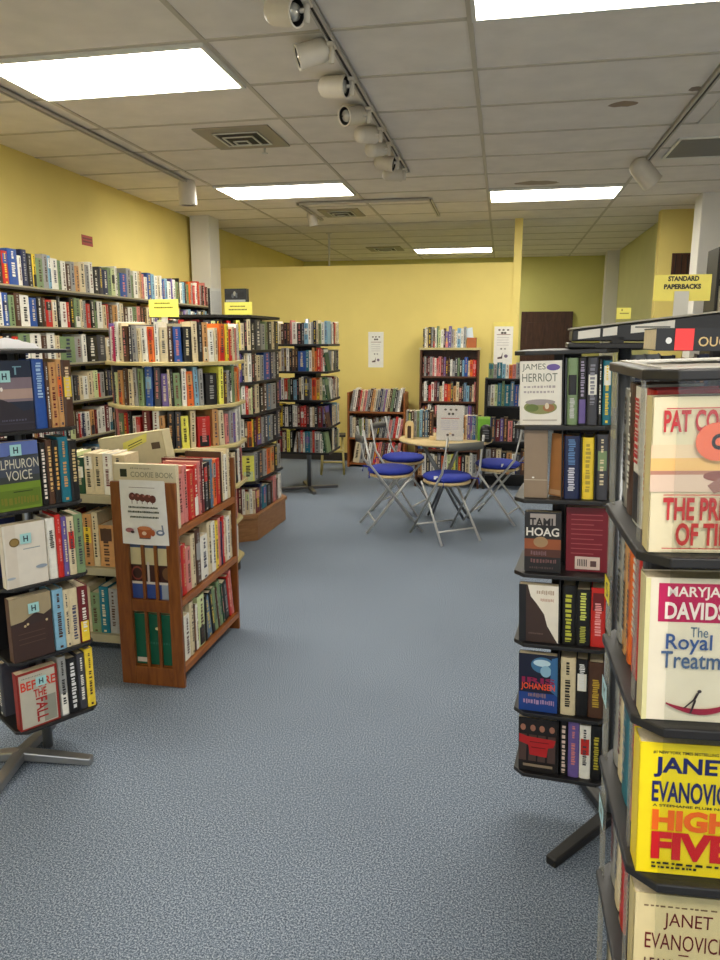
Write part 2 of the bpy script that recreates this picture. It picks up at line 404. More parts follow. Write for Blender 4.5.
vent(-1.78, 8.12, 0.22, 0.24, 'square ceiling air vent beside the far small spotlight')
vent(-1.82, 11.4, 0.26, 0.26, 'square ceiling air vent beyond the partition')
vr = empty('ceiling_grille', 'long flat return air grille in the ceiling at the right edge', 'air grille', (1.72, 5.92, CEIL-0.001))
mb = MB(); mb.box((-0.58, -0.29, -0.012), (0.58, -0.27, 0), frame_w); mb.box((-0.58, 0.27, -0.012), (0.58, 0.29, 0), frame_w); mb.box((-0.58, -0.27, -0.012), (-0.56, 0.27, 0), frame_w); mb.box((0.56, -0.27, -0.012), (0.58, 0.27, 0), frame_w); mb.build('frame', vr)
mb = MB(); gm = mat('grille_grey', (0.5, 0.49, 0.47), 0.5)
for k in range(22): mb.box((-0.56, -0.262+k*0.024, -0.010), (0.56, -0.250+k*0.024, -0.002), gm)
mb.build('grille', vr)
panel_w = mat('panel_white', (0.80, 0.79, 0.76), 0.5)
pr_ = empty('ceiling_access_panel', 'whitish raised ceiling panel in front of the return grille', 'ceiling panel', (1.62, 5.0, CEIL-0.001))
mb = MB(); mb.box((-0.45, -0.28, -0.012), (0.45, 0.28, 0), panel_w); mb.build('panel', pr_, bevel=0.004)

track_m = mat('track_white', (0.74, 0.72, 0.68), 0.5); head_m = mat('spotlight_white', (0.83, 0.80, 0.74), 0.4, var=0.02)
bulb_m = mat('bulb_silver', (0.75, 0.75, 0.73), 0.15, 0.6); inner_m = mat('spot_inner', (0.10, 0.09, 0.09), 0.5)
def track(x, y0, y1, lab, x1=None):
    x1 = x if x1 is None else x1
    r = empty('light_track', lab, 'light track', (x, y0, CEIL-0.006))
    L = math.hypot(x1-x, y1-y0); M = Matrix.Rotation(-math.atan2(x1-x, y1-y0), 4, 'Z')
    mb = MB(); mb.box((-0.018, 0, -0.022), (-0.008, L, 0), track_m, M); mb.box((0.008, 0, -0.022), (0.018, L, 0), track_m, M); mb.box((-0.018, 0, -0.004), (0.018, L, 0), track_m, M)
    mb.build('rail', r)
    mb = MB(); mb.box((-0.0075, 0.01, -0.016), (0.0075, L-0.01, -0.0045), inner_m, M); mb.build('slot', r)
    mb = MB(); mb.box((-0.020, L-0.01, -0.024), (0.020, L+0.012, 0), track_m, M); mb.build('end_cap', r)
track(-2.75, -1.5, 6.35, 'thin white light track running above the left bookshelves')
track(-0.82, -1.5, 6.20, 'white light track carrying the row of eight spotlights')
track(1.04, -1.5, 6.30, 'thin white light track running up the right side of the ceiling')
track(-2.09, 7.45, 8.45, 'short far light track in front of the partition')
track(-2.065, 7.44, 7.44, 'thin white light track running sideways in front of the partition', -0.77)
track(-0.75, 7.47, 8.40, 'short far light track right of the small far spotlight')
def spot(x, y, pan, tilt, lab, s=1.0, drop=0.07, side=-1, grp='white spotlights on the ceiling tracks'):
    z = CEIL-0.028
    r = empty('spotlight', lab, 'spotlight', (x, y, z), group=grp)
    mb = MB(); mb.box((-0.016, -0.035, -0.014), (0.016, 0.035, 0), head_m); mb.build('adapter', r, bevel=0.003)
    mb = MB(); mb.tube([(0,0,-0.012), (0,0,-0.012-drop)], 0.012*s, head_m); mb.tube([(0,0,-drop*0.5), (side*0.06*s,0,-drop*0.5)], 0.009*s, head_m); mb.build('arm', r)
    M = Matrix.Translation((side*0.095*s, 0, -0.002-drop*0.45)) @ Matrix.Rotation(R(pan), 4, 'Z') @ Matrix.Rotation(R(tilt), 4, 'Y') @ Matrix.Scale(s, 4)
    mb = MB(); mb.lathe([(0.001,-0.085),(0.028,-0.083),(0.045,-0.07),(0.053,-0.05),(0.055,0.065),(0.058,0.072),(0.050,0.073),(0.049,0.05)], head_m, M, 24, False); hd = mb.build('lamp_head', r)
    mb = MB(); mb.lathe([(0.049,0.066),(0.047,0.03),(0.001,0.02)], inner_m, M, 24, False); mb.build('reflector', hd)
    mb = MB(); mb.lathe([(0.001,0.022),(0.026,0.026),(0.036,0.05),(0.030,0.064),(0.001,0.070)], bulb_m, M, 20, False); mb.build('bulb', hd)
SP = [(3.10, -22, 104), (3.54, 200, 108), (4.0, -12, 96), (4.50, -128, 104), (4.92, 50, 80), (5.28, 62, 72), (5.70, -8, 102), (6.08, 40, 84)]
nm = ['nearest', 'second', 'third', 'fourth', 'fifth', 'sixth', 'seventh', 'farthest']
for i, (y, pan, tilt) in enumerate(SP):
    spot(-0.82, y, pan, tilt, 'white can spotlight, %s of the eight on the middle track' % nm[i])
spot(-2.75, 6.28, 80, 178, 'white spotlight at the end of the left track, beside the white column', 1.45, 0.16, -0.1)
spot(1.04, 6.22, 20, 135, 'white spotlight at the end of the right track near the return grille', 1.45, 0.16, -0.1)
spot(-2.09, 8.10, 60, 160, 'small far white spotlight on the short track', 1.0, 0.06, -0.2)
rq = empty('fire_sprinkler', 'tiny white sprinkler head below the front ceiling vent', 'sprinkler', (-1.74, 5.34, CEIL-0.001))
mb = MB(); mb.tube([(0,0,0),(0,0,-0.035)], 0.008, panel_w if 'panel_w' in globals() else frame_w); mb.build('pipe', rq)
mb = MB(); mb.lathe([(0.001,-0.035),(0.022,-0.037),(0.022,-0.041),(0.001,-0.043)], frame_w); mb.build('deflector', rq)
rs = empty('fire_sprinkler', 'thin white rod hanging from the ceiling above the partition', 'sprinkler', (-2.28, 9.6, CEIL-0.001))
mb = MB(); mb.tube([(0,0,0),(0,0,-0.42)], 0.012, panel_w); mb.build('pipe', rs)
mb = MB(); mb.lathe([(0.001,-0.001),(0.04,-0.002),(0.04,-0.012),(0.001,-0.014)], panel_w); mb.build('ceiling_plate', rs)

# ------------------------------------------------------------------ wall shelving on the left
shelf_m = mat('shelf_metal_beige', (0.66, 0.63, 0.52), 0.45, 0.2, var=0.04)
shelf_d = mat('shelf_metal_dark', (0.20, 0.18, 0.16), 0.5, 0.2)
wallz = [1.88, 1.612, 1.35, 1.062, 0.772, 0.48, 0.19]
WX = -3.2; WY0, WY1 = 2.6, 7.76
ws = empty('wall_shelving', 'long metal bookshelf unit along the left yellow wall, packed with books', 'bookshelf', (-3.35, 5.0, 0))
def loc(mb, name, root, **k):   # build in world coordinates under root
    o = mb.build(name, root, **k)
    o.matrix_parent_inverse = root.matrix_world.inverted(); return o
for z in wallz:
    mb = MB(); mb.box((-3.53, WY0, z-0.012), (WX+0.015, WY1, z), shelf_m); mb.box((WX+0.005, WY0, z-0.028), (WX+0.015, WY1, z-0.012), shelf_d); loc(mb, 'shelf', ws)
for y in (WY0, 3.6, 4.65, 5.7, 6.75, WY1):
    mb = MB(); mb.box((-3.545, y-0.012, 0), (-3.52, y+0.012, 2.05), shelf_d); loc(mb, 'upright', ws)
mb = MB(); mb.box((-3.53, WY1+0.001, 0), (WX+0.005, WY1+0.02, 1.9), shelf_d); loc(mb, 'end_panel', ws)
mb = MB(); mb.box((-3.53, WY0, 0), (WX, WY1, 0.1), shelf_d); loc(mb, 'kick_plate', ws)
W1 = ('s3 w2 g3 u2 k4 r3b b5 w2 n3 k3 y2k g4 s3 l2w w4 g2 w3 u3 s3 a3 c4 s3 w3 k4 h3 n4 g3 e3k w2 g2 b6 s4 g2 w4 c2 a2 p2 w3 b4 l3 w3 c3 w2 b3 '
      'l3 w4 v2 w3 g4 k1 w3 l3 k2 g3 o3 s2 r3p w3 r3 s2 m2 k2 p2 m3')
W2 = ('y3 w4 b2 w3 b3n g3 u3 w5 b4 k3 u2 r4k c3w k2 w4 r2 k3 g4w c2 s2 r3 k3 g2k w4 c3 r2 u3 a4 w2 c3 u4 w4 g4w p3 u3 k3 c3 a2 w3 v3 n3 s2 p2 m4 r3 c3 w3 k2 c3 k4 v3 s3 l3 w3 s2 l2 n2 '
      's2 w2 k3 s3 l2 s2')
W3 = ('w4 w5 s3 w3 c3 a3 k3 r2 g4w w4 u2 w3 c2 g6 s3 w2 k5 h4 c3w a3 p2 u3 m2 v3 s3 c3 w3 k3 u3 n2 r3 c3 w2 s2 u3 w3 l2 k3 m2 w3 c2 g3 s2 w3')
def rot90y(F): return F
for i, z in enumerate(wallz):
    spec = [W1, W2, W3][i] if i < 3 else None
    if spec is None: spec = rand_spec(105 if i < 6 else 90, FICTION + 'kummrw')
    where = 'on the %s shelf along the left wall' % ['top', 'second', 'third', 'fourth', 'fifth', 'sixth', 'lowest'][i]
    y0 = 4.05 if i < 2 else (3.6 if i == 2 else 2.65)
    if i < 3:
        pre = rand_spec(26 if i < 2 else 18, FICTION, (3, 5))
        row(frame((WX, 2.65, z), (0,1,0)), pre, y0-2.66, (0.20, 0.235), 0.22, 'on the near %s left wall shelf' % ['top', 'second', 'third'][i], None)
    row(frame((WX, y0, z), (0,1,0)), spec, 7.70-y0, (0.19, 0.245) if i == 0 else (0.18, 0.222), 0.22, where, 'books on the left wall shelving')
# red notice on the wall
mb = MB(); A = Art(mb, frame((-3.548, 5.93, 2.315), (0,1,0)), 0.17, 0.085); A.mb.box((-0.085, 0, 0), (0.085, 0.004, 0.085), cm((0.62, 0.22, 0.17)), A.M)
A.rect(0.08, 0.62, 0.92, 0.75, (0.40, 0.12, 0.10)); A.rect(0.08, 0.3, 0.92, 0.45, (0.40, 0.12, 0.10))
tag(mb.build('wall_notice'), 'small dull red notice on the left yellow wall above the shelves', 'notice')

# ------------------------------------------------------------------ cookbook bookcase
cherry = wood_mat('cherry_wood', (0.42, 0.215, 0.065), (0.55, 0.32, 0.115), (14, 14, 1.8), 0.4)
cherry_h = wood_mat('cherry_wood_shelf', (0.50, 0.28, 0.10), (0.64, 0.39, 0.17), (14, 1.8, 14), 0.4)
bx0, bx1, by0, by1 = -1.633, -1.333, 2.77, 3.475
bc = empty('cookbook_bookcase', 'low cherry wood bookcase with slatted ends holding cookbooks, flyer on its end', 'bookcase', ((bx0+bx1)/2, (by0+by1)/2, 0))
def slat_end(y, name):
    p = MB(); t = 0.02; T = 0.93
    # stiles slightly flaring at the foot
    p.box((bx0, y, 0), (bx0+0.068, y+t, T), cherry); p.box((bx1-0.055, y, 0), (bx1, y+t, T), cherry)
    for z0, z1 in ((0.0, 0.088), (0.348, 0.405), (0.80, T)): p.box((bx0+0.068, y+0.001, z0), (bx1-0.055, y+t-0.001, z1), cherry)
    loc(p, name, bc, bevel=0.003)
    for x in (-1.509, -1.449):
        s = MB(); s.box((x, y+0.004, 0.085), (x+0.013, y+t-0.004, 0.81), cherry); loc(s, 'slat', bc)
slat_end(by0, 'end_panel'); slat_end(by1-0.02, 'end_panel')
for z in (0.09, 0.40, 0.72):
    p = MB(); p.box((bx0+0.01, by0+0.02, z-0.018), (bx1-0.004, by1-0.02, z), cherry_h); p.box((bx1-0.012, by0+0.02, z-0.024), (bx1, by1-0.02, z+0.006), cherry_h); loc(p, 'shelf', bc)
for z0, z1 in ((0.42, 0.50), (0.74, 0.82), (0.1, 0.2)):
    p = MB(); p.box((bx0+0.005, by0+0.02, z0), (bx0+0.02, by1-0.02, z1), cherry_h); loc(p, 'back_rail', bc)
G = 'cookbooks in the low wooden bookcase'
yb = by0 + 0.022; Lb = by1 - 0.02 - yb
row(frame((bx1-0.016, yb+0.035, 0.7265), (0,1,0)), 'p4 p3 r4 r3w p2 m2 k3r k2 q2 o3s r3 u1 c2 w3 c2', Lb-0.04, (0.22, 0.26), 0.20, 'top shelf of the low wooden bookcase', G, 'cookbook', True, noun='cookbook')
row(frame((bx1-0.016, yb+0.016, 0.4065), (0,1,0)), 'h2m r3 p4 c3 u4s w6 c3 w3 y3 p2 n1 r2 c2 w3 c2', Lb-0.02, (0.20, 0.27), 0.20, 'middle shelf of the low wooden bookcase', G, 'cookbook', True, noun='cookbook')
row(frame((bx1-0.016, yb+0.016, 0.0965), (0,1,0)), 'g2 w5 c3 u2 w2 e6k k2 q5\\ k3\\ g3\\ u2\\ g3\\ d2\\ k5\\ r3\\ p2\\', Lb-0.02, (0.21, 0.26), 0.20, 'lowest shelf of the low wooden bookcase', G, 'cookbook', True, noun='cookbook')

# books seen through the slatted end and the big cream book on top
def green_art(A):
    scrib(A, 0.30, 0.40, 0.85, 0.46, (0.20, 0.45, 0.36), 3); A.ell(0.6, 0.72, 0.06, 0.03, (0.85, 0.8, 0.6)); A.rect(0.10, 0.04, 0.34, 0.13, (0.85, 0.80, 0.74))
M_ = Matrix.Translation((-1.49, by0+0.0215, 0.0915))
face_book(Matrix.Translation((-1.480, by0+0.0225, 0.0915)), 0.21, 0.238, 0.0125, (0.03, 0.36, 0.26), green_art, 'dark green cookbook behind the lower slats of the bookcase end', G, 'cookbook')
def band_art(A):
    A.rect(0, 0.82, 1, 1, (0.28, 0.35, 0.48)); A.rect(0, 0.55, 1, 0.82, (0.85, 0.80, 0.62)); A.rect(0, 0.27, 1, 0.55, (0.25, 0.12, 0.10))
    A.ell(0.2, 0.41, 0.13, 0.11, (0.55, 0.25, 0.20)); A.ell(0.2, 0.41, 0.10, 0.085, (0.22, 0.10, 0.09)); A.rect(0.42, 0.27, 0.47, 0.60, (0.85, 0.8, 0.75)); A.rect(0, 0.24, 1, 0.28, (0.88, 0.85, 0.8))
    A.ell(0.85, 0.42, 0.1, 0.1, (0.45, 0.30, 0.18)); A.rect(0.72, 0, 1, 0.24, (0.62, 0.66, 0.72))
face_book(Matrix.Translation((-1.475, by0+0.0225, 0.4015)), 0.215, 0.285, 0.0125, (0.22, 0.32, 0.60), band_art, 'cookbook with blue, cream and maroon bands behind the upper slats', G, 'cookbook')
def cookie_art(A):
    A.rect(0.10, 0.80, 0.21, 0.92, (0.08, 0.14, 0.08)); A.text('COOKIE BOOK', 0.27, 0.80, 0.96, 0.885, (0.62, 0.60, 0.50), 0.02); scrib(A, 0.27, 0.92, 0.60, 0.95, (0.66, 0.62, 0.52), 3)
    A.rect(0.30, 0.3, 0.75, 0.6, (0.70, 0.40, 0.25))
face_book(Matrix.Translation((-1.479, by0+0.0225, 0.7215)), 0.285, 0.283, 0.028, (0.86, 0.82, 0.70), cookie_art, 'large cream cookie cookbook facing outward on top of the wooden bookcase', G, 'cookbook', spine=(0.78, 0.72, 0.6))

# flyer taped to the bookcase end
fl = MB(); A = Art(fl, Matrix.Translation((-1.478, by0-0.0022, 0.655)), 0.215, 0.285)
pts = [(0,0.01),(0.5,0),(1,0.01),(0.985,0.5),(0.96,1),(0.5,1.005),(0.0,1)]
paper_w = (0.93, 0.92, 0.90)
A.poly(pts, paper_w); A.mb.box((-0.105, 0.0002, 0.003), (0.1, 0.0015, 0.28), cm(paper_w), A.M)
A.rect(0.2, 0.885, 0.75, 0.892, (0.5, 0.4, 0.4))
for k in range(5): A.ell(0.26+0.11*k, 0.75-0.008*k, 0.07, 0.06, (0.40, 0.20, 0.17)); 
for k in range(5): A.rect(0.25+0.11*k, 0.64, 0.262+0.11*k, 0.70, (0.42, 0.22, 0.18))
for k in range(4): A.ell(0.28+0.12*k, 0.765, 0.025, 0.02, (0.62, 0.38, 0.34))
for z, a, b in ((0.575, 0.18, 0.80), (0.505, 0.16, 0.82), (0.425, 0.20, 0.80)):
    x = a; rr = random.Random(int(z*1000))
    while x < b:
        wd = 0.015 + rr.random()*0.02; A.rect(x, z, x+wd, z+0.022+0.008*rr.random(), (0.30, 0.32, 0.26)); A.y += 0.0003; x += wd + 0.006
A.step()
A.poly([(0.38,0.12),(0.62,0.12),(0.66,0.27),(0.34,0.27)], (0.70, 0.36, 0.20)); A.ell(0.67, 0.2, 0.05, 0.05, (0.70, 0.36, 0.20)); A.ell(0.5, 0.27, 0.14, 0.03, (0.80, 0.50, 0.32)); A.ell(0.49, 0.19, 0.05, 0.03, (0.92, 0.80, 0.7))
A.rect(0.38, 0.105, 0.62, 0.12, (0.3, 0.15, 0.12))
A.ell(0.18, 0.23, 0.09, 0.035, (0.66, 0.42, 0.45)); A.ell(0.24, 0.205, 0.04, 0.02, (0.22, 0.15, 0.2)); A.ell(0.84, 0.21, 0.09, 0.045, (0.45, 0.50, 0.60)); A.ell(0.84, 0.215, 0.05, 0.02, (0.92, 0.92, 0.94)); A.poly([(0.88,0.24),(0.92,0.23),(0.90,0.33),(0.87,0.33)], (0.5, 0.54, 0.62))
tag(fl.build('flyer'), 'white flyer with brown pictures and an orange mug, taped to the bookcase end', 'flyer')

# ------------------------------------------------------------------ low metal cart behind the bookcase
cart = empty('metal_book_cart', 'low beige metal shelf unit with old books, left of the wooden bookcase', 'bookshelf', (-2.05, 3.12, 0))
for z in (0.115, 0.455, 0.81):
    p = MB(); p.box((-2.42, 3.0, z-0.04), (-1.68, 3.25, z), shelf_m); loc(p, 'shelf', cart, bevel=0.003)
for x in (-2.43, -1.68):
    p = MB(); p.box((x, 2.995, 0), (x+0.012, 3.255, 0.84), shelf_m); loc(p, 'side_panel', cart)
p = MB(); p.box((-2.42, 3.245, 0.1), (-1.68, 3.255, 0.84), shelf_d); loc(p, 'back_panel', cart)
G = 'books on the low beige metal shelves'
row(frame((-2.40, 3.02, 0.81), (1,0,0)), 's3 w3 c4 k3 w3 u3 c3 g3 e3 d3w c3w c3 w3 c4', 0.70, (0.17, 0.20), 0.16, 'on top of the low beige metal shelves', G)
row(frame((-2.40, 3.02, 0.455), (1,0,0)), 'k3 s2 c4 u3 w3 k4 h4 m2 u4 a3y c2 a5u y2 a3', 0.70, (0.20, 0.27), 0.16, 'middle of the low beige metal shelves', G)
row(frame((-2.40, 3.02, 0.115), (1,0,0)), 'k3 s2 c4 u3 w3 k4 h4 c3 c3 g3 t3 s3 c2 k3', 0.70, (0.20, 0.25), 0.16, 'bottom of the low beige metal shelves', G)
# big cream boxed book with a yellow note, lying back on the shelf behind
sc = empty('box_file', 'large cream box file with a yellow note, behind the wooden bookcase', 'box file', M=Matrix.Translation((-1.90, 3.52, 0.78)) @ Matrix.Rotation(R(-9), 4, 'Y'))
p = MB(); p.box((-0.19, 0, 0), (0.19, 0.09, 0.25), cm((0.80, 0.75, 0.60))); A = Art(p, None, 0.38, 0.25); A.rect(0.02, 0.0, 0.98, 0.97, (0.84, 0.80, 0.66)); A.rect(0.10, 0.60, 0.34, 0.72, (0.38, 0.32, 0.26)); A.rect(0.80, 0.62, 0.93, 0.76, (0.38, 0.32, 0.26)); p.build('box', sc, bevel=0.002)
p = MB(); A = Art(p, None, 0.38, 0.25); A.y = -0.004; A.poly([(0.36,0.62),(0.74,0.80),(0.77,0.98),(0.38,0.84)], (0.93, 0.90, 0.45)); A.poly([(0.45,0.75),(0.68,0.85),(0.68,0.87),(0.45,0.77)], (0.35, 0.35, 0.2)); A.poly([(0.45,0.70),(0.68,0.80),(0.68,0.815),(0.45,0.715)], (0.35, 0.35, 0.2)); p.build('note', sc)
st2 = empty('metal_book_trolley', 'beige metal trolley behind the wooden bookcase carrying a cream box file', 'bookshelf', (-1.92, 3.6, 0))
for z in (0.12, 0.45, 0.778):
    p = MB(); p.box((-2.2, 3.50, z-0.03), (-1.66, 3.68, z), shelf_m); loc(p, 'shelf', st2)
for x, y in ((-2.19, 3.51), (-1.68, 3.51), (-2.19, 3.66), (-1.68, 3.66)):
    p = MB(); p.box((x-0.01, y-0.01, 0), (x+0.01, y+0.01, 0.78), shelf_m); loc(p, 'post', st2)

# ------------------------------------------------------------------ round beige tower
def octagon(r, n=8, off=None):
    off = PI/n if off is None else off
    return [(r*math.cos(2*PI*k/n+off), r*math.sin(2*PI*k/n+off)) for k in range(n)]
tw = (-2.03, 4.33)
tower = empty('round_book_tower', 'round beige tiered book tower with many fanned books', 'book tower', (tw[0], tw[1], 0))
tz = [1.395, 1.137, 0.885, 0.62, 0.36, 0.10]
TC = R(-65)   # direction of the viewer from the tower
birch = mat('tower_shelf_beige', (0.76, 0.70, 0.48), 0.5, var=0.06, scale=12)
for z in tz:
    k_ = 0.43 if z > 0.5 else 0.39
    p = MB(); p.prism(octagon(k_, 10, TC+PI/10), -0.022, 0, birch); p.build('shelf', tower, M=Matrix.Translation((0,0,z)), bevel=0.004)
p = MB(); p.prism(octagon(0.14, 8), 0.0, 1.62, shelf_m); p.build('core', tower)
p = MB(); p.prism(octagon(0.36, 10), 0.0, 0.075, shelf_d); p.build('base', tower)
T = ['s3/ v2/ w2/ i5/ w4 c3 u4k h2 s3 c2 w3 o3r w2 c4 u2 b4 k4 c3 k2 a3c w3 c2 o5r y3 r3 c3 p3 w3 w5l',
     'r3u m2 h3\\ e3 a5o u3 c3 s2 g3 b4l h3 v3 c1 k1 g3 w2 o3a l2 s2 k7 f3 u2 s2 k2w g3 a3 o3 p2 w3',
     's3 u2 p3 g4c r3 k2 w2 r2p m4 w3 a2 k3 h2 f3 c2 r6k a3 c3 p2 s3 v2 w2 s3 w3 k2',
     'k3 u4 c3 m3 w3 r3 h4 s3 g3 u3 w3 c3 k3 b3 r3 w4 u3 c3 k2 w3 m3 p3',
     None, None]
for i, z in enumerate(tz):
    where = 'on the %s tier of the round tower' % ['top', 'second', 'third', 'fourth', 'fifth', 'lowest'][i]
    spec = T[i] or rand_spec(24, FICTION)
    C = (tw[0], tw[1], z)
    k_ = 0.395 if z > 0.5 else 0.355
    ring(C, k_, TC-R(88), TC+R(88), spec, (0.185, 0.235), 0.19, where, 'books fanned round the beige tower')
    ring(C, k_, TC+R(92), TC+R(268), rand_spec(20, FICTION), (0.17, 0.22), 0.17, None, 'hidden')
def yellow_sign(name, M, w, h, lines, lab, post=0.0, postm=None, parent_cat='sign', col_=(0.93, 0.90, 0.42)):
    r = empty(name, lab, 'sign', M=M)
    p = MB(); p.box((-w/2, 0, 0), (w/2, 0.003, h), cm(col_)); A = Art(p, None, w, h)
    n = len(lines)
    for k, t in enumerate(lines):
        z1 = 0.90 - k*0.36; A.text(t, 0.12 if len(t) > 8 else 0.25, z1-0.24, 0.88 if len(t) > 8 else 0.75, z1, (0.18, 0.16, 0.06), 0.02)
    p.build('card', r)
    if post:
        p = MB(); p.box((-0.02, 0.0032, -post), (0.02, 0.012, h*0.5), postm or panel_w); p.build('post', r)
    return r
sgn = yellow_sign('shelf_sign', Matrix.Translation((-2.045, 4.22, 1.660)) @ Matrix.Rotation(R(-4), 4, 'Z'), 0.20, 0.105, [], 'yellow card sign standing on the top of the round beige tower', post=0.25)
p = MB(); A = Art(p, None, 0.20, 0.105); A.y = -0.001
for z, a, b in ((0.74, 0.2, 0.72), (0.50, 0.18, 0.80)):
    x = a; rr = random.Random(int(z*100))
    while x < b:
        wd = 0.02+0.03*rr.random(); A.rect(x, z, x+wd, z+0.08, (0.45, 0.43, 0.16)); A.y += 0.0003; x += wd+0.012
p.build('lettering', sgn)

# ------------------------------------------------------------------ black corner tower on a wooden base
oak = wood_mat('plinth_wood', (0.52, 0.35, 0.19), (0.62, 0.44, 0.27), (2, 2, 16), 0.5)
hx = empty('corner_book_tower', 'black six tier book tower on an angled brown wooden base', 'book tower', (-2.2, 5.5, 0))
foot = [(-2.55, 4.97), (-2.02, 4.97), (-1.80, 5.13), (-1.78, 5.80), (-2.0, 6.05), (-2.55, 6.05)]
def grow(pts, k):
    cx = sum(p[0] for p in pts)/len(pts); cy = sum(p[1] for p in pts)/len(pts)
    return [(cx+(x-cx)*k, cy+(y-cy)*k) for x, y in pts]
p = MB(); p.prism(foot, 0, 0.175, oak); loc(p, 'plinth', hx)
p = MB(); p.prism(grow(foot, 1.035), 0.175, 0.205, oak); loc(p, 'plinth_top', hx, bevel=0.004)
blk = mat('tower_black', (0.10, 0.09, 0.09), 0.5)
hz = [0.206, 0.462, 0.725, 0.972, 1.213, 1.445]
for z in hz[1:] + [1.70]:
    p = MB(); p.prism(grow(foot, 0.965), z-0.02, z-0.001, blk); loc(p, 'shelf', hx)
p = MB(); p.prism(grow(foot, 0.62), 0.205, 1.70, blk); loc(p, 'core', hx)
G = 'books in the black tower on the wooden base'
FA = ['k3 u2 h3 r3 r4o f3y c3 k2 c3', 'k3 u2 c3 n2 l3 c3 v3y n2 c3 w3', 'k2 u2 c4 f5 g3 w3 r2p c2 e1', 'h3 k3 w5 k2 w3 u2c o3u y1', 'v2 k4w n3k v2 f7e', 'p3 r4m r3 m3u w2 c3e w2 c2']
SA = ['k3 h4 s3 g2 k3 c2 k3', 'k2 u2 c3 s3 b5 n3 s2 k3', 'k2 c3 k3 u3 q3 s4 k3', 'k2 m4v s2 h3 q2 s2 k3 h3', 's3 h4 s3 o3 a3o k3 s3', 'm4p n2 t4b k4 u2 p3 u2 w3']
for i in range(6):
    z = hz[5-i]; nmz = ['top', 'second', 'third', 'fourth', 'fifth', 'lowest'][i]
    f = grow(foot, 0.945)
    a, b, c_, d_ = Vector((*f[0], z)), Vector((*f[1], z)), Vector((*f[2], z)), Vector((*f[3], z))
    hr = (0.19, 0.225) if i < 5 else (0.17, 0.215)
    row(frame(a, b-a), rand_spec(10, FICTION), (b-a).length*0.98, hr, 0.14, 'facing the round tower, %s tier, black tower' % nmz, G)
    row(frame(b, c_-b), FA[i], (c_-b).length, hr, 0.09, 'on the cut corner, %s tier, black tower' % nmz, G)
    row(frame(c_, d_-c_), SA[i], (d_-c_).length*0.98, hr, 0.14, 'on the aisle side, %s tier, black tower' % nmz, G)
hs = empty('shelf_sign', 'yellow card sign under a dark picture on top of the black corner tower', 'sign', (-1.91, 5.14, 1.7005))
p = MB(); p.box((-0.10, 0, 0), (0.11, 0.004, 0.09), cm((0.93, 0.90, 0.42))); A = Art(p, Matrix.Translation((0.005, 0, 0)), 0.21, 0.09)
for z, a, b in ((0.62, 0.2, 0.72), (0.36, 0.15, 0.78)):
    x = a; rr = random.Random(int(z*77))
    while x < b:
        wd = 0.02+0.03*rr.random(); A.rect(x, z, x+wd, z+0.1, (0.35, 0.33, 0.12)); A.y += 0.0003; x += wd+0.012
p.build('card', hs)
pf = empty('picture_box', 'dark boxed picture standing behind the yellow sign on the black tower', 'box', (-1.945, 5.20, 1.7005))
p = MB(); p.box((-0.085, 0, 0), (0.085, 0.05, 0.19), cm((0.12, 0.13, 0.15))); A = Art(p, None, 0.17, 0.19)
rr = random.Random(3)
for k in range(9): A.ell(0.1+0.09*k, 0.72+0.1*rr.random(), 0.06, 0.09, rr.choice([(0.3,0.32,0.35),(0.55,0.55,0.5),(0.08,0.08,0.1)]))
A.rect(0.05, 0.5, 0.95, 0.58, (0.62, 0.64, 0.64)); p.build('box', pf)
face_book(Matrix.Translation((-2.085, 5.16, 1.7005)) @ Matrix.Rotation(R(70), 4, 'Z'), 0.12, 0.19, 0.02, (0.85, 0.85, 0.82), lambda A: A.rect(0.1, 0.1, 0.9, 0.9, (0.8, 0.8, 0.78)), 'white book standing beside the dark picture on the black tower', None, 'book', spine=(0.15, 0.15, 0.15))

# ------------------------------------------------------------------ black spinner in front of the partition
sx, sy = -1.915, 7.10
spn = empty('book_spinner', 'black five tier revolving book rack on a grey post in front of the partition', 'book rack', (sx, sy, 0))
steel = mat('steel_grey', (0.55, 0.56, 0.57), 0.35, 0.7); blk2 = mat('rack_black', (0.105, 0.100, 0.105), 0.45, var=0.05)
sz = [1.478, 1.218, 0.94, 0.674, 0.42]
for z in sz:
    p = MB(); p.box((-0.275, -0.26, z-0.022), (0.275, 0.26, z), blk2); p.build('shelf', spn, bevel=0.004)
p = MB(); p.lathe([(0.022, 0.02), (0.022, 1.72)], steel); p.build('post', spn)
p = MB(); p.box((-0.11, -0.10, 0.42), (0.11, 0.10, 1.64), blk2); p.build('core', spn)
for a in (10, 100, 190, 280):
    p = MB(); p.box((0, -0.02, 0.0), (0.30, 0.02, 0.03), mat('foot_metal', (0.40, 0.40, 0.41), 0.4, 0.6), Matrix.Rotation(R(a+15), 4, 'Z')); p.build('foot', spn, bevel=0.006)
S = ['s2 w3 c2 u3 k3 u3 p2 w5 k5 h2n l4w w3 s2 k3n c2 g3 w3 l3', 'g3c c4 s3 u2 w3 k3 u3 k3 b8 t3 w3 a3 o2 r4 p2 w2 d3\\', 'k2 v3 w3 r3w g2 k3 l3 k2 c2u w2 h5s s2 o4r a3y c2 g3w d2\\',
     'k3 y3u k2 w3 k4 w2 w2 m3 r3w r2 k3 w2 c2 k3 m4u v3k u2\\', 'k2 m4 c2 u2 f3 k3 w3/ u2 s2 r2c w2 t5v s2 r2 s5w w3 d3\\ g2\\']
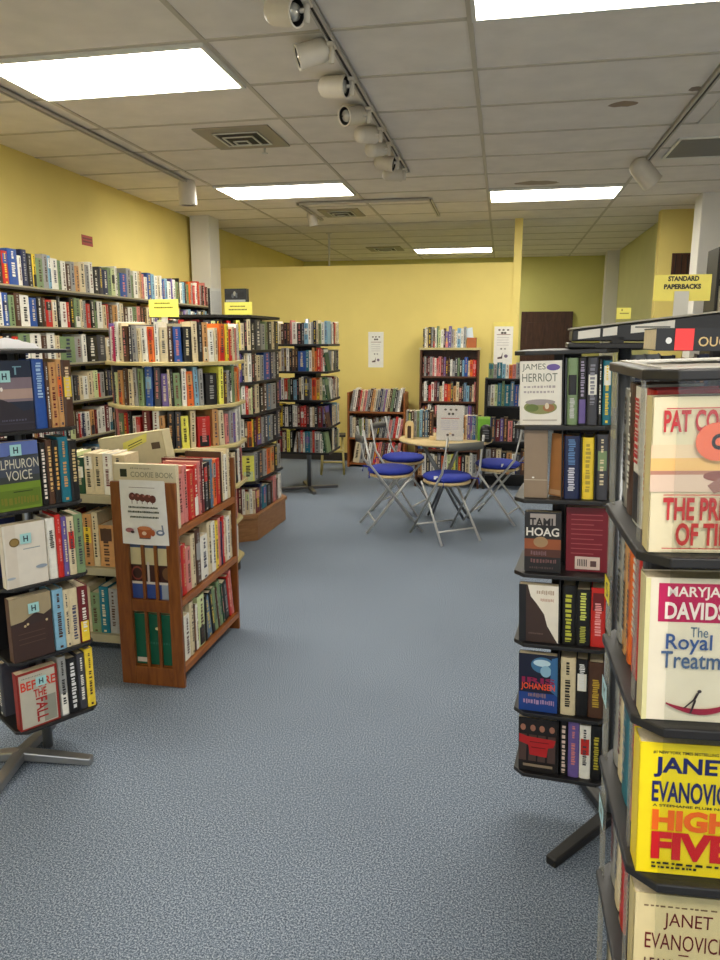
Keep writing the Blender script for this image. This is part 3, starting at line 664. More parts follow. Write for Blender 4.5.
for i, z in enumerate(sz):
    G = 'books in the revolving rack by the partition'; nmz = ['top', 'second', 'third', 'fourth', 'lowest'][i]
    row(frame((sx-0.268, sy-0.255, z), (1,0,0)), S[i], 0.535, (0.19, 0.225), 0.15, 'on the %s tier, rack by the partition' % nmz, G)
    row(frame((sx+0.27, sy-0.10, z), (0,1,0)), rand_spec(8, FICTION), 0.34, (0.18, 0.22), 0.15, 'on the far side, %s tier, rack by the partition' % nmz, G)

# ------------------------------------------------------------------ step stool / folding chair behind the spinner
ash = mat('stool_pale_wood', (0.72, 0.66, 0.40), 0.5, var=0.08, scale=20)
stl = empty('folding_stool', 'pale yellowish wooden folding stool with a dark seat behind the revolving rack', 'stool', (-1.88, 8.02, 0), R(12))
for s in (-0.13, 0.13):
    p = MB(); p.tube([(s, -0.13, 0.0), (s*0.85, 0.0, 0.43)], 0.013, ash); p.build('leg', stl)
    p = MB(); p.tube([(s, 0.16, 0.0), (s*0.85, 0.03, 0.43)], 0.013, ash); p.build('leg', stl)
for z in (0.14, 0.27):
    p = MB(); p.tube([(-0.12, -0.115+z*0.22, z), (0.12, -0.115+z*0.22, z)], 0.010, ash); p.build('rung', stl)
p = MB(); p.box((-0.15, -0.10, 0.43), (0.15, 0.12, 0.455), cm((0.14, 0.13, 0.12))); p.build('seat', stl, bevel=0.008)

# ------------------------------------------------------------------ bookcases against the partition
brown = wood_mat('bookcase_brown', (0.28, 0.16, 0.09), (0.38, 0.23, 0.13), (14, 14, 1.6))
amber = wood_mat('bookcase_amber', (0.50, 0.28, 0.12), (0.62, 0.37, 0.18), (14, 14, 1.6))
def bookcase(name, lab, x0, x1, y0, y1, zs, top, m, edge=None, back=True):
    r = empty(name, lab, 'bookcase', ((x0+x1)/2, (y0+y1)/2, 0))
    for x in (x0, x1-0.022):
        p = MB(); p.box((x, y0, 0), (x+0.022, y1, top), m); loc(p, 'side_panel', r, bevel=0.003)
    for z in zs:
        p = MB(); p.box((x0+0.022, y0+0.003, z-0.02), (x1-0.022, y1-0.01, z), edge or m); loc(p, 'shelf', r)
    p = MB(); p.box((x0+0.022, y1-0.01, 0), (x1-0.022, y1, top), m)
    if back: loc(p, 'back_panel', r)
    return r
bookcase('bookcase', 'low brown bookcase with slanted books against the partition, left of the tall bookcase', -1.80, -1.10, 8.45, 8.75, [0.05, 0.36, 0.675], 0.90, amber)
A1 = 's3/ w3/ u3/ r2/ c3/ p3/ s3/ u3/ a3/ c2/ s3/ n3/ s3/ v2/ c3/ u3/ g3/ k3/ s2/ w3/'
row(frame((-1.77, 8.46, 0.675), (1,0,0)), A1, 0.60, (0.25, 0.28), 0.2, 'on the top shelf of the low brown bookcase', 'large thin books in the low brown bookcase')
row(frame((-1.77, 8.46, 0.36), (1,0,0)), 's3 c3 u2 k2 g3 w2 k2 s3 c2 u3/ s3/ k3/ s3/ h3/ s3/ p3/ s3/ r3/ w3/ p3/', 0.62, (0.22, 0.26), 0.2, 'on the middle shelf of the low brown bookcase', 'large thin books in the low brown bookcase')
row(frame((-1.74, 8.46, 0.05), (1,0,0)), 'c6/ s4/ u3/ w3/ s3/ r3/ p3/ h3/ m3/ w3/ r3/ s3/ p3/', 0.56, (0.22, 0.27), 0.2, 'on the bottom shelf of the low brown bookcase', 'large thin books in the low brown bookcase')
bookcase('bookcase', 'tall narrow brown bookcase with pale top against the partition behind the table', -0.95, -0.26, 8.58, 8.85, [0.06, 0.33, 0.575, 0.80, 1.095], 1.40, brown)
p = MB(); p.box((-0.96, 8.565, 1.40), (-0.25, 8.86, 1.425), birch); o = loc(p, 'top_shelf', [x for x in bpy.data.objects if x.name == 'bookcase.001'][0])
BB = ['h2 w2 c2 k4u s2 k2r w2 g2 e3 w3 u2 v4p v3 s3 c2 w2 l4w w3 s3', 'u2k s2 k2 m2 s3 p2 w2 r2p p3 m3 v2 u3m k2 w2 s3 h3 g2 k3 l2 b4 c2 o3r r4p', 'u2 w3 k2 r3 w3p m3 h3 c3 w2 r4 o3 h3 a3 c3 m3p k2 q3 l3 h3 c2 p2',
      'u2 m3 w3 k3 p3 m2 s3 h3 r3 u3 c3 k3 w2 s3 v3 u3', 'u2 c3 k3 e3 u2 g3 w2 k3 r2 o2 c3 h3 s3 m3 w3', 'k3 w3 h3 c3 u3 r3 s3 b3 k3 w3 c3 m3']
for i, z in enumerate([1.425, 1.095, 0.80, 0.575, 0.33, 0.06]):
    row(frame((-0.92, 8.60, z), (1,0,0)), BB[i], 0.63 if i else 0.50, (0.185, 0.25) if i == 0 else (0.17, 0.235) if i < 3 else (0.15, 0.19), 0.18,
        'on the %s, tall bookcase behind the table' % ['top', 'second shelf', 'third shelf', 'fourth shelf', 'fifth shelf', 'bottom shelf'][i], 'books in the tall narrow bookcase')
bxr = empty('cardboard_box', 'small orange brown box with papers on the tall bookcase, right end', 'box', (-0.35, 8.66, 1.4255))
p = MB(); p.box((-0.06, -0.05, 0), (0.05, 0.08, 0.115), cm((0.66, 0.36, 0.18))); p.build('box', bxr, bevel=0.003)
p = MB(); p.box((-0.05, -0.01, 0.10), (0.03, 0.0, 0.23), cm((0.80, 0.86, 0.90)), Matrix.Rotation(R(-8), 4, 'Y')); p.build('paper', bxr)
# short dark bookcase and low unit behind the table
bookcase('bookcase', 'dark waist high bookcase right of the table, behind the right chair', -0.16, 0.36, 7.42, 7.66, [0.16, 0.50, 0.86], 1.12, blk, back=True)
CC = ['g3t s2 t3 l2 w2 o2 p2 s3 r2 g2 c3', 's2 w3c e2 t3 g2 t4 q3 b3 w3 e2 c4 u2', 'v3 h3 m3 v2 u3 p3 k2 h3 s3 m3 u2', 's3 u3 c3 k3 a3 w2 h3 u3 k3']
for i, z in enumerate([1.121, 0.86, 0.50, 0.16]):
    if i == 0: continue
    row(frame((-0.13, 7.44, z), (1,0,0)), CC[i], 0.46, (0.20, 0.25) if i < 3 else (0.2, 0.27), 0.16, 'on the %s shelf, dark waist high bookcase' % ['', 'top', 'middle', 'bottom'][i], 'books in the dark waist high bookcase')
p = MB(); p.box((-0.16, 7.42, 1.12), (0.36, 7.66, 1.135), blk); loc(p, 'top_panel', bpy.data.objects['bookcase.002'])
row(frame((-0.13, 7.45, 1.136), (1,0,0)), CC[0], 0.44, (0.13, 0.16), 0.12, 'on top of the dark waist high bookcase', 'books in the dark waist high bookcase')
bookcase('bookcase', 'low dark bookcase under and behind the round table', -0.86, -0.19, 7.42, 7.66, [0.12, 0.40], 0.74, brown)
row(frame((-0.83, 7.44, 0.40), (1,0,0)), 'b2 l4 g2 m3 r3p h3 w2 q3 k3 b4 w3 l3 s3 w2 c2 k3', 0.61, (0.20, 0.26), 0.16, 'upper shelf of the low bookcase behind the table', 'books in the low bookcase behind the table')
row(frame((-0.83, 7.44, 0.12), (1,0,0)), 'a3 w3 k3 w3 c2 h3 o2 w2 e3 f3 g2 r2 k3 c3 w2 s3', 0.61, (0.20, 0.25), 0.16, 'lower shelf of the low bookcase behind the table', 'books in the low bookcase behind the table')
p = MB(); p.box((-0.86, 7.42, 0.72), (-0.19, 7.66, 0.74), brown); loc(p, 'top_panel', bpy.data.objects['bookcase.003'])
# posters on the partition
def poster(M, w, h, lab, bordered=False):
    p = MB(); p.box((-w/2, 0, 0), (w/2, 0.002, h), cm((0.90, 0.84, 0.45) if bordered else (0.90, 0.90, 0.86))); A = Art(p, None, w, h)
    if bordered: A.rect(0.06, 0.02, 0.97, 0.90, (0.90, 0.89, 0.86))
    for x in (0.30, 0.5, 0.72): A.ell(x, 0.86 if not bordered else 0.82, 0.06, 0.022, (0.45, 0.42, 0.38))
    A.ell(0.44, 0.79 if not bordered else 0.75, 0.07, 0.025, (0.35, 0.32, 0.30)); A.ell(0.58, 0.79 if not bordered else 0.75, 0.07, 0.025, (0.35, 0.32, 0.30))
    A.rect(0.18, 0.705, 0.85, 0.72, (0.60, 0.45, 0.42))
    for z in (0.64, 0.58, 0.52, 0.46): A.rect(0.2, z, 0.78, z+0.012, (0.74, 0.72, 0.72))
    A.poly([(0.25,0.14),(0.48,0.15),(0.50,0.30),(0.43,0.20),(0.25,0.18)], (0.35, 0.28, 0.28)); A.ell(0.66, 0.21, 0.09, 0.04, (0.48, 0.42, 0.50)); A.ell(0.42, 0.38, 0.05, 0.02, (0.45, 0.45, 0.42)); A.ell(0.6, 0.38, 0.05, 0.02, (0.6, 0.6, 0.58))
    o = p.build('poster', M=M); tag(o, lab, 'poster'); return o
poster(Matrix.Translation((-1.53, 8.896, 1.18)), 0.19, 0.43, 'narrow white poster on the yellow partition above the low brown bookcase')
poster(Matrix.Translation((0.005, 8.876, 1.22)) @ Matrix.Identity(4), 0.24, 0.50, 'white poster with a yellow border at the right end of the partition', True)

# ------------------------------------------------------------------ table, chairs and cushions
pale = wood_mat('pale_birch', (0.80, 0.70, 0.50), (0.87, 0.78, 0.58), (3, 12, 3), 0.35)
tb = empty('bistro_table', 'round pale wood bistro table on steel legs', 'table', (-0.44, 5.98, 0))
TH = 0.715
p = MB(); p.lathe([(0.001, TH-0.022), (0.375, TH-0.022), (0.385, TH-0.016), (0.385, TH-0.004), (0.38, TH), (0.001, TH)], pale, None, 48, False); p.build('table_top', tb)
for a in (35, 125, 215, 305):
    c0, s0 = math.cos(R(a)), math.sin(R(a))
    p = MB(); p.tube([(-0.22*c0, -0.22*s0, TH-0.03), (0.26*c0, 0.26*s0, 0.0)] if a < 180 else [(0.20*c0*-1, 0.20*s0*-1, 0.0), (0.22*c0, 0.22*s0, TH-0.03)], 0.012, steel); p.build('leg', tb)
p = MB(); p.lathe([(0.27, TH-0.04), (0.285, TH-0.04), (0.285, TH-0.0225), (0.27, TH-0.0225), (0.27, TH-0.04)], steel, None, 40, False); p.build('support_ring', tb)

tube_m = mat('chair_steel', (0.76, 0.76, 0.75), 0.3, 0.4); cush_m = mat('cushion_blue', (0.12, 0.19, 0.58), 0.85, var=0.12, scale=25, bump=0.15)
seat_wood = wood_mat('seat_beech', (0.76, 0.66, 0.48), (0.84, 0.75, 0.56), (3, 12, 3), 0.4)
plastic_g = mat('backrest_grey', (0.42, 0.42, 0.40), 0.5, 0.3)
def arc(r, a0, a1, z, n=10): return [(r*math.sin(a0+(a1-a0)*k/n), -r*math.cos(a0+(a1-a0)*k/n), z) for k in range(n+1)]
def folding_chair(x, y, rz, lab):
    r = empty('folding_chair', lab, 'chair', (x, y, 0), rz, 'steel folding chairs round the table')
    # local: faces +y, backrest at -y
    p = MB(); p.lathe([(0.001, 0.438), (0.175, 0.438), (0.184, 0.444), (0.184, 0.456), (0.178, 0.460), (0.001, 0.460)], seat_wood, None, 40, False); p.build('seat', r)
    for s in (-1, 1):
        p = MB(); p.tube([(s*0.155, -0.25, 0.825), (s*0.165, -0.195, 0.55), (s*0.19, 0.225, 0.0)], 0.0095, tube_m); p.build('back_leg', r)
        p = MB(); p.tube([(s*0.150, 0.14, 0.432), (s*0.150, 0.10, 0.40), (s*0.172, -0.225, 0.0)], 0.0095, tube_m); p.build('front_leg', r)
    p = MB()
    pts = [(0.16*math.sin(t), -0.245-0.04*math.cos(t)+0.0) for t in [R(-75+15*k) for k in range(11)]]
    v = []; n = len(pts)
    for z in (0.725, 0.780):
        for (a, b) in pts: v.append((a, b, z))
    for z in (0.725, 0.780):
        for (a, b) in pts: v.append((a*0.94, b+0.012, z))
    f = []
    for i in range(n-1):
        f += [(i, i+1, n+i+1, n+i), (2*n+i+1, 2*n+i, 3*n+i, 3*n+i+1), (n+i, n+i+1, 3*n+i+1, 3*n+i), (i+1, i, 2*n+i, 2*n+i+1)]
    f += [(0, n, 3*n, 2*n), (n-1, 2*n-1+0, 4*n-1, 3*n-1)[::-1]]
    p.add(v, f, plastic_g, None, True); p.build('backrest', r)
    p = MB(); p.tube([(-0.182, 0.165, 0.08), (0.182, 0.165, 0.08)], 0.007, tube_m); p.build('stretcher', r)
    p = MB(); p.tube([(-0.168, -0.155, 0.09), (0.168, -0.155, 0.09)], 0.007, tube_m); p.build('stretcher', r)
    p = MB(); p.tube([(-0.16, 0.0, 0.428), (0.16, 0.0, 0.428)], 0.008, tube_m); p.build('seat_bar', r)
    return r
def cushion(x, y, rz, lab):
    r = empty('seat_cushion', lab, 'cushion', (x, y, 0.4605), rz, 'round blue seat cushions')
    p = MB(); p.lathe([(0.001, 0.0), (0.165, 0.001), (0.182, 0.012), (0.187, 0.024), (0.180, 0.038), (0.15, 0.048), (0.08, 0.053), (0.001, 0.054)], cush_m, None, 40, False); pad = p.build('pad', r)
    p = MB(); p.lathe([(0.186, 0.021), (0.190, 0.024), (0.186, 0.027)], cush_m, None, 40, False); p.build('piping', pad)
    for s in (-1, 1):
        p = MB(); p.tube([(s*0.13, -0.13, 0.02), (s*0.155, -0.20, 0.03), (s*0.16, -0.205, -0.015)], 0.005, cush_m); p.build('tie', r)
    p = MB(); p.box((-0.150, -0.125, 0.028), (-0.118, -0.122, 0.052), cm((0.92, 0.92, 0.92)), Matrix.Rotation(R(-12), 4, 'Z')); o = p.build('care_tag', pad); o['label'] = 'white care tag'
    return r
CH = [(-0.385, 5.515, 36, 'steel folding chair in front of the table with its back to the viewer', 'blue cushion on the chair in front of the table'),
      (-0.86, 5.73, -70, 'steel folding chair left of the table, the nearer of the two', 'blue cushion on the nearer left chair'),
      (-0.84, 6.36, -106, 'steel folding chair left of the table, the farther of the two', 'blue cushion on the farther left chair'),
      (-0.005, 6.17, 72, 'steel folding chair right of the table', 'blue cushion on the right chair'),]
for x, y, a, l1, l2 in CH: folding_chair(x, y, R(a), l1); cushion(x, y, R(a), l2)

# things on the table
G = 'books standing on the round table'
row(frame((-0.775, 6.02, TH), (1,0,0)), 's2 k4g u3 s3 g3 l3 h3 q3 k2 u3', 0.22, (0.215, 0.23), 0.15, 'in the left row on the round table', G)
row(frame((-0.285, 5.93, TH), (1,0,0)), 'a2 c2 v4 v2s q2 b2 g2', 0.105, (0.19, 0.20), 0.14, 'in the right row on the round table', G)
face_book(Matrix.Translation((-0.125, 5.90, TH)), 0.10, 0.195, 0.02, (0.42, 0.66, 0.16), lambda A: A.rect(0, 0.9, 1, 1, (0.55, 0.75, 0.3)), 'bright green book facing out on the round table', G, 'book')
lampb = empty('black_speaker', 'small rounded black device in front of the green book on the table', 'speaker', (-0.105, 5.845, TH+0.0005))
p = MB(); p.lathe([(0.001, 0), (0.042, 0.0), (0.048, 0.01), (0.048, 0.09), (0.040, 0.12), (0.02, 0.135), (0.001, 0.138)], cm((0.05, 0.05, 0.055)), None, 20, False); p.build('body', lampb)
p = MB(); 
for z in (0.03, 0.05, 0.07, 0.09): p.box((-0.025, -0.0495, z), (0.025, -0.047, z+0.008), cm((0.35, 0.35, 0.36)))
p.build('grille', lampb)
fly = empty('sign_holder', 'clear upright holder with a white flyer in the middle of the round table', 'sign holder', (-0.395, 5.86, TH+0.0005))
p = MB(); p.box((-0.108, 0.0, 0.0), (0.108, 0.003, 0.285), cm((0.93, 0.90, 0.89))); A = Art(p, None, 0.216, 0.285)
for x in (0.32, 0.52, 0.72): A.ell(x, 0.88, 0.05, 0.028, (0.40, 0.36, 0.34))
A.ell(0.46, 0.76, 0.05, 0.035, (0.30, 0.27, 0.27)); A.ell(0.60, 0.76, 0.05, 0.035, (0.30, 0.27, 0.27)); A.rect(0.16, 0.62, 0.84, 0.64, (0.78, 0.40, 0.40))
for z in (0.55, 0.49, 0.43, 0.37, 0.31): A.rect(0.16, z, 0.50, z+0.015, (0.70, 0.70, 0.80)); A.rect(0.55, z, 0.8, z+0.015, (0.78, 0.76, 0.82))
A.ell(0.42, 0.16, 0.05, 0.03, (0.35, 0.3, 0.28)); A.ell(0.62, 0.16, 0.05, 0.03, (0.4, 0.35, 0.38)); A.ell(0.52, 0.2, 0.05, 0.025, (0.85, 0.75, 0.6)); p.build('flyer', fly)
acr = clear_mat('acrylic', (0.94, 0.95, 0.95), 0.06, 0.01)
p = MB(); p.box((-0.11, -0.003, 0), (0.11, -0.001, 0.288), acr); p.box((-0.11, -0.05, 0), (0.11, 0.06, 0.002), acr); o = p.build('clear_case', fly)
be = empty('bookend', 'small pale wooden arch bookend on the left side of the table', 'bookend', (-0.735, 5.925, TH+0.0005))
p = MB()
n = 10; outer = [(-0.036, 0)] + [(-0.036, 0.115)] + [(0.036*math.cos(PI-PI*k/n), 0.115+0.03*math.sin(PI*k/n)) for k in range(1, n)] + [(0.036, 0.115), (0.036, 0)]
inner = [(-0.016, 0)] + [(-0.016, 0.09)] + [(0.016*math.cos(PI-PI*k/n), 0.09+0.018*math.sin(PI*k/n)) for k in range(1, n)] + [(0.016, 0.09), (0.016, 0)]
N = len(outer); V = [(x, 0, z) for x, z in outer] + [(x, 0, z) for x, z in inner] + [(x, 0.025, z) for x, z in outer] + [(x, 0.025, z) for x, z in inner]
F_ = []
for i in range(N-1): F_ += [(i, i+1, N+i+1, N+i), (2*N+i+1, 2*N+i, 3*N+i, 3*N+i+1), (i+1, i, 2*N+i, 2*N+i+1), (N+i, N+i+1, 3*N+i+1, 3*N+i)]
p.add(V, F_, pale); p.build('arch', be); p = MB(); p.box((-0.016, 0.012, 0), (0.016, 0.02, 0.1), cm((0.25, 0.16, 0.1))); p.build('back_panel', be)
kb = MB(); kb.box((-0.56, 5.86, TH), (-0.51, 5.90, TH+0.03), pale); tag(kb.build('wooden_block'), 'small pale wooden block beside the flyer holder on the table', 'block')

# ------------------------------------------------------------------ paperback racks
blk3 = blk2
plas = clear_mat('clear_plastic', (0.93, 0.94, 0.93), 0.02, 0.0); plas2 = clear_mat('clear_plastic_edge', (0.85, 0.85, 0.83), 0.08, 0.22)
DEFER = []
def rack(name, lab, cx, cy, rot, lean, size, zs, foot_angs, foot_len, m=None, lip=0.012, top=True, plate_over=0.012, footm=None, boff=(0,0)):
    M = Matrix.Translation((cx, cy, 0)) @ Matrix.Rotation(R(rot), 4, 'Z')
    ML = Matrix.Translation((cx, cy, 0)) @ Matrix.Rotation(R(lean), 4, 'Y') @ Matrix.Rotation(R(rot), 4, 'Z')
    r = empty(name, lab, 'book rack', M=ML)
    S = size/2; m = m or blk3
    for i, z in enumerate(zs):
        a = S + plate_over
        c = 0.03
        pts = [(-a+c,-a),(a-c,-a),(a,-a+c),(a,a-c),(a-c,a),(-a+c,a),(-a,a-c),(-a,-a+c)]
        p = MB(); p.prism(pts, z-lip, z, m); p.build('shelf_plate', r, bevel=0.002)
    zt, zb = zs[0], zs[-1]
    p = MB(); p.lathe([(0.018, 0.03), (0.018, zt+0.004)], steel, Matrix.Translation((boff[0], boff[1], 0)) if name == 'paperback_rack' else None); p.build('post', r)
    w = 0.0015
    p = MB(); p.box((-w, -S*0.30, zb), (w, S*0.30, zt-lip), blk); p.box((-S*0.30, -w, zb), (S*0.30, w, zt-lip), blk); p.build('divider', r)
    for a in foot_angs:
        f = footm or blk3
        p = MB(); L = foot_len
        p.add([(0,-0.022,0.055),(0,0.022,0.055),(0,0.022,0.02),(0,-0.022,0.02),(L,-0.018,0.028),(L,0.018,0.028),(L,0.018,0.0),(L,-0.018,0.0)],
              [(0,4,5,1),(3,2,6,7),(0,3,7,4),(1,5,6,2),(4,7,6,5),(0,1,2,3)], f, Matrix.Translation((boff[0], boff[1], 0)) @ Matrix.Rotation(R(a-rot), 4, 'Z'))
        p.build('foot', r, bevel=0.005)
    return r, ML
def panel(root, a, b, name='clear_panel'):
    DEFER.append((root, a, b, name))

# -- near right rack
NS = 0.27; nz = [1.505, 1.307, 1.11, 0.913, 0.716, 0.519, 0.322]
nr, NM = rack('paperback_rack', 'nearest black revolving paperback rack at the right edge, with romance paperbacks facing out', 0.350, 0.932, 0.5, -2.2, NS, nz, (30, 120, 210, 300), 0.26)
p = MB(); a = NS/2+0.006; p.box((-a+0.01, -a+0.01, 0.0), (a-0.01, a-0.01, 0.0015), cm((0.82, 0.80, 0.76))); p.build('top_liner', nr, M=Matrix.Translation((0,0,nz[0])))
fyN = -NS/2 + 0.006
def onr(x, y, z, ry=0): return NM @ Matrix.Translation((x, y, z)) @ Matrix.Rotation(R(ry), 4, 'Z')
def conroy(A):
    A.rect(0.0, 0.52, 1, 0.70, (0.91, 0.80, 0.66)); A.rect(0.0, 0.53, 0.62, 0.615, (0.93, 0.74, 0.46)); A.rect(0, 0.51, 1, 0.535, (0.72, 0.50, 0.42))
    A.rect(0.0, 0.40, 1, 0.51, (0.87, 0.76, 0.68)); A.ell(0.62, 0.50, 0.16, 0.035, (0.55, 0.32, 0.28)); A.poly([(0.50,0.44),(0.62,0.50),(0.70,0.42),(0.56,0.39)], (0.60, 0.42, 0.38))
    A.rect(0.12, 0.925, 0.92, 0.932, (0.75, 0.3, 0.3)); A.text('PAT CONROY', 0.10, 0.78, 0.95, 0.92, (0.74, 0.16, 0.18), 0.028)
    A.rect(0.12, 0.378, 0.93, 0.384, (0.74, 0.16, 0.18)); A.text('THE PRINCE', 0.12, 0.215, 0.94, 0.365, (0.74, 0.16, 0.18), 0.03)
    A.text('OF TIDES', 0.24, 0.05, 0.88, 0.20, (0.74, 0.16, 0.18), 0.03); A.rect(0.12, 0.03, 0.93, 0.036, (0.74, 0.16, 0.18))
def csticker(A):
    A.ell(0.56, 0.72, 0.185, 0.12, (0.93, 0.44, 0.30)); A.text('C', 0.51, 0.67, 0.62, 0.77, (0.05, 0.04, 0.04), 0.05)
W_, H_ = 0.178, 0.170
G = 'face-out paperbacks in the nearest right rack'
bw = 0.114
face_book(onr(-NS/2-0.003+bw/2, fyN, nz[1]+0.001), bw, 0.168, 0.03, (0.88, 0.83, 0.70), conroy, 'cream paperback with red letters and a round orange sticker, top pocket of the nearest rack', G, stickers=[('price_sticker', csticker, 'round orange sticker')], spine=(0.86, 0.80, 0.58))
def davidson(A):
    A.rect(0.12, 0.70, 1, 0.965, (0.72, 0.06, 0.32)); A.rect(0, 0, 0.045, 1, (0.86, 0.83, 0.62))
    A.text('MARYJANICE', 0.20, 0.855, 0.97, 0.945, (0.93, 0.88, 0.86), 0.02); A.text('DAVIDSON', 0.18, 0.72, 0.98, 0.84, (0.93, 0.88, 0.86), 0.03)
    A.text('The', 0.42, 0.60, 0.58, 0.67, (0.30, 0.42, 0.55)); A.text('Royal', 0.20, 0.48, 0.62, 0.62, (0.22, 0.34, 0.58), 0.012); A.text('Treatment', 0.16, 0.38, 0.95, 0.50, (0.28, 0.38, 0.54), 0.012)
    n = 14; up = []; dn = []
    for k in range(n+1):
        t = k/n; x = 0.22 + 0.75*t; z = 0.13 - 0.10*math.sin(t*PI*0.75) + 0.16*t*t
        up.append((x, z+0.006+0.018*math.sin(PI*t))); dn.append((x, z-0.006-0.014*math.sin(PI*t)))
    for k in range(n): A.poly([dn[k], dn[k+1], up[k+1], up[k]], (0.60, 0.08, 0.22)); A.y += 0.0003
    A.step(); A.poly([(0.38,0.10),(0.40,0.10),(0.50,0.17),(0.53,0.22),(0.50,0.215),(0.47,0.165)], (0.15, 0.08, 0.1)); A.ell(0.525, 0.225, 0.02, 0.012, (0.15, 0.08, 0.1)); A.poly([(0.44,0.06),(0.46,0.07),(0.50,0.16),(0.48,0.17)], (0.15, 0.08, 0.1))
face_book(onr(-NS/2-0.003+bw/2, fyN, nz[2]+0.001), bw, 0.168, 0.03, (0.90, 0.86, 0.78), davidson, 'cream paperback with a magenta band and red swoosh, second pocket of the nearest rack', G, spine=(0.84, 0.80, 0.60))
def evan(A):
    A.text('#1 NEW YORK TIMES BESTSELLING AUTHOR', 0.13, 0.92, 0.92, 0.945, (0.1, 0.1, 0.1), 0.02); A.text('JANET', 0.14, 0.745, 0.90, 0.90, (0.07, 0.10, 0.38), 0.03); A.text('EVANOVICH', 0.13, 0.56, 0.94, 0.72, (0.07, 0.10, 0.38), 0.025)
    A.text('A STEPHANIE PLUM NOVEL', 0.14, 0.525, 0.93, 0.545, (0.1, 0.1, 0.1), 0.02); A.text('HIGH', 0.14, 0.345, 0.90, 0.505, (0.93, 0.40, 0.05), 0.05); A.text('FIVE', 0.14, 0.12, 0.92, 0.335, (0.80, 0.06, 0.10), 0.05)
    scrib(A, 0.15, 0.08, 0.92, 0.10, (0.1, 0.1, 0.1), 1); scrib(A, 0.15, 0.05, 0.6, 0.07, (0.1, 0.1, 0.1), 2)
face_book(onr(-NS/2-0.003+bw/2, fyN, nz[3]+0.001), bw, 0.168, 0.035, (0.96, 0.86, 0.05), evan, 'bright yellow paperback with navy, orange and red lettering, third pocket of the nearest rack', G, spine=(0.93, 0.83, 0.10))
def evan2(A):
    scrib(A, 0.10, 0.90, 0.9, 0.915, (0.5, 0.4, 0.3), 7); A.text('JANET', 0.30, 0.72, 0.78, 0.86, (0.42, 0.10, 0.10), 0.0); A.text('EVANOVICH', 0.12, 0.56, 0.94, 0.69, (0.42, 0.10, 0.10), 0.0); A.rect(0.46, 0.52, 0.56, 0.53, (0.42, 0.10, 0.10))
    A.text('LEANNE BANKS', 0.12, 0.40, 0.92, 0.485, (0.32, 0.10, 0.10), 0.01); A.rect(0.1, 0.05, 0.9, 0.32, (0.70, 0.45, 0.35))
face_book(onr(-NS/2-0.003+bw/2, fyN, nz[4]+0.001), bw, 0.168, 0.03, (0.86, 0.79, 0.60), evan2, 'beige paperback with maroon lettering, lowest visible pocket of the nearest rack', G, spine=(0.78, 0.72, 0.5))
# left side of the near rack (books stand spine outward, running away from the viewer)
G = 'paperbacks on the aisle side of the nearest rack'
NSIDE = ['s3 u3 w4k r3c', 's4 a3 o2 r4 h3k', 's3 c3 t4 p3r h2w', 's4 c3 r3 h3 b2', 'c3 s3 k3 r3', 'k3 b3 w3 u3']
for i in range(1, 7):
    F = NM @ Matrix.Translation((-NS/2+0.006, NS/2-0.01, nz[i]+0.0005)) @ Matrix.Rotation(R(-90), 4, 'Z')
    tx = {2: [('GRISHAM', 0.45, 0.92, (0.75, 0.15, 0.12))]} if i == 1 else {3: [('THE THIRD', 0.3, 0.9, (0.9, 0.85, 0.8))]} if i == 2 else None
    row(F, NSIDE[i-1], NS-0.065, (0.160, 0.172), 0.085, 'in the %s side pocket of the nearest rack' % ['top', 'second', 'third', 'fourth', 'fifth', 'sixth'][i-1], G, 'paperback', True, tx, noun='paperback')
for i in range(6):
    z0, z1 = nz[i+1], nz[i]-0.012
    panel(nr, (-NS/2-0.004, -NS/2+0.05, z0), (-NS/2-0.002, -NS/2+0.065, z1))
    panel(nr, (-NS/2-0.004, NS/2-0.03, z0), (-NS/2-0.001, NS/2+0.006, z1))
    panel(nr, (-NS/2+0.02, -NS/2-0.003, z0), (NS/2-0.01, -NS/2-0.0015, z1))
for i, (z, c1, tx) in enumerate(((1.16, (0.93, 0.85, 0.15), 'S'), (0.80, (0.70, 0.85, 0.90), 'H'), (1.0, (0.70, 0.85, 0.90), 'M'))):
    p = MB(); A = Art(p, NM @ Matrix.Translation((-NS/2-0.006, NS/2-0.015, z)) @ Matrix.Rotation(R(-90), 4, 'Z'), 0.045, 0.035)
    A.rect(0, 0, 1, 1, c1); A.text(tx, 0.3, 0.2, 0.7, 0.8, (0.15, 0.2, 0.25)); 
    o = p.build('index_tab', nr); o.matrix_parent_inverse = nr.matrix_world.inverted(); o['label'] = 'small %s index tab' % ['yellow', 'pale blue', 'pale blue'][i]
# book lying on top of the near rack
lb = MB(); LBM = Matrix.Translation((0.256, 0.865, 1.5165)) @ Matrix.Rotation(R(-3), 4, 'Z')
lbr = empty('paperback', 'black paperback with a red spine sticker lying on top of the nearest rack', 'book', M=LBM)
p = MB(); p.box((-0.088, 0, 0), (0.088, 0.105, 0.0012), cm((0.06, 0.06, 0.07))); p.box((-0.088, 0, 0.0238), (0.088, 0.105, 0.025), cm((0.06, 0.06, 0.07))); p.box((-0.088, -0.0012, 0), (0.088, 0, 0.025), cm((0.06, 0.06, 0.07)))
A = Art(p, None, 0.176, 0.025); A.y = -0.0016; A.text('OUCHT', 0.25, 0.2, 0.52, 0.62, (0.72, 0.62, 0.42), 0.01); A.ell(0.075, 0.45, 0.018, 0.14, (0.8, 0.8, 0.8)); p.build('cover', lbr)
p = MB(); p.box((-0.0875, 0.0005, 0.0013), (0.0875, 0.104, 0.0237), pages_m); p.build('pages', lbr)
p = MB(); A = Art(p, None, 0.176, 0.025); A.y = -0.003; A.rect(0.11, 0.03, 0.22, 0.97, (0.88, 0.20, 0.20)); o = p.build('price_sticker', lbr); o['label'] = 'red sticker'

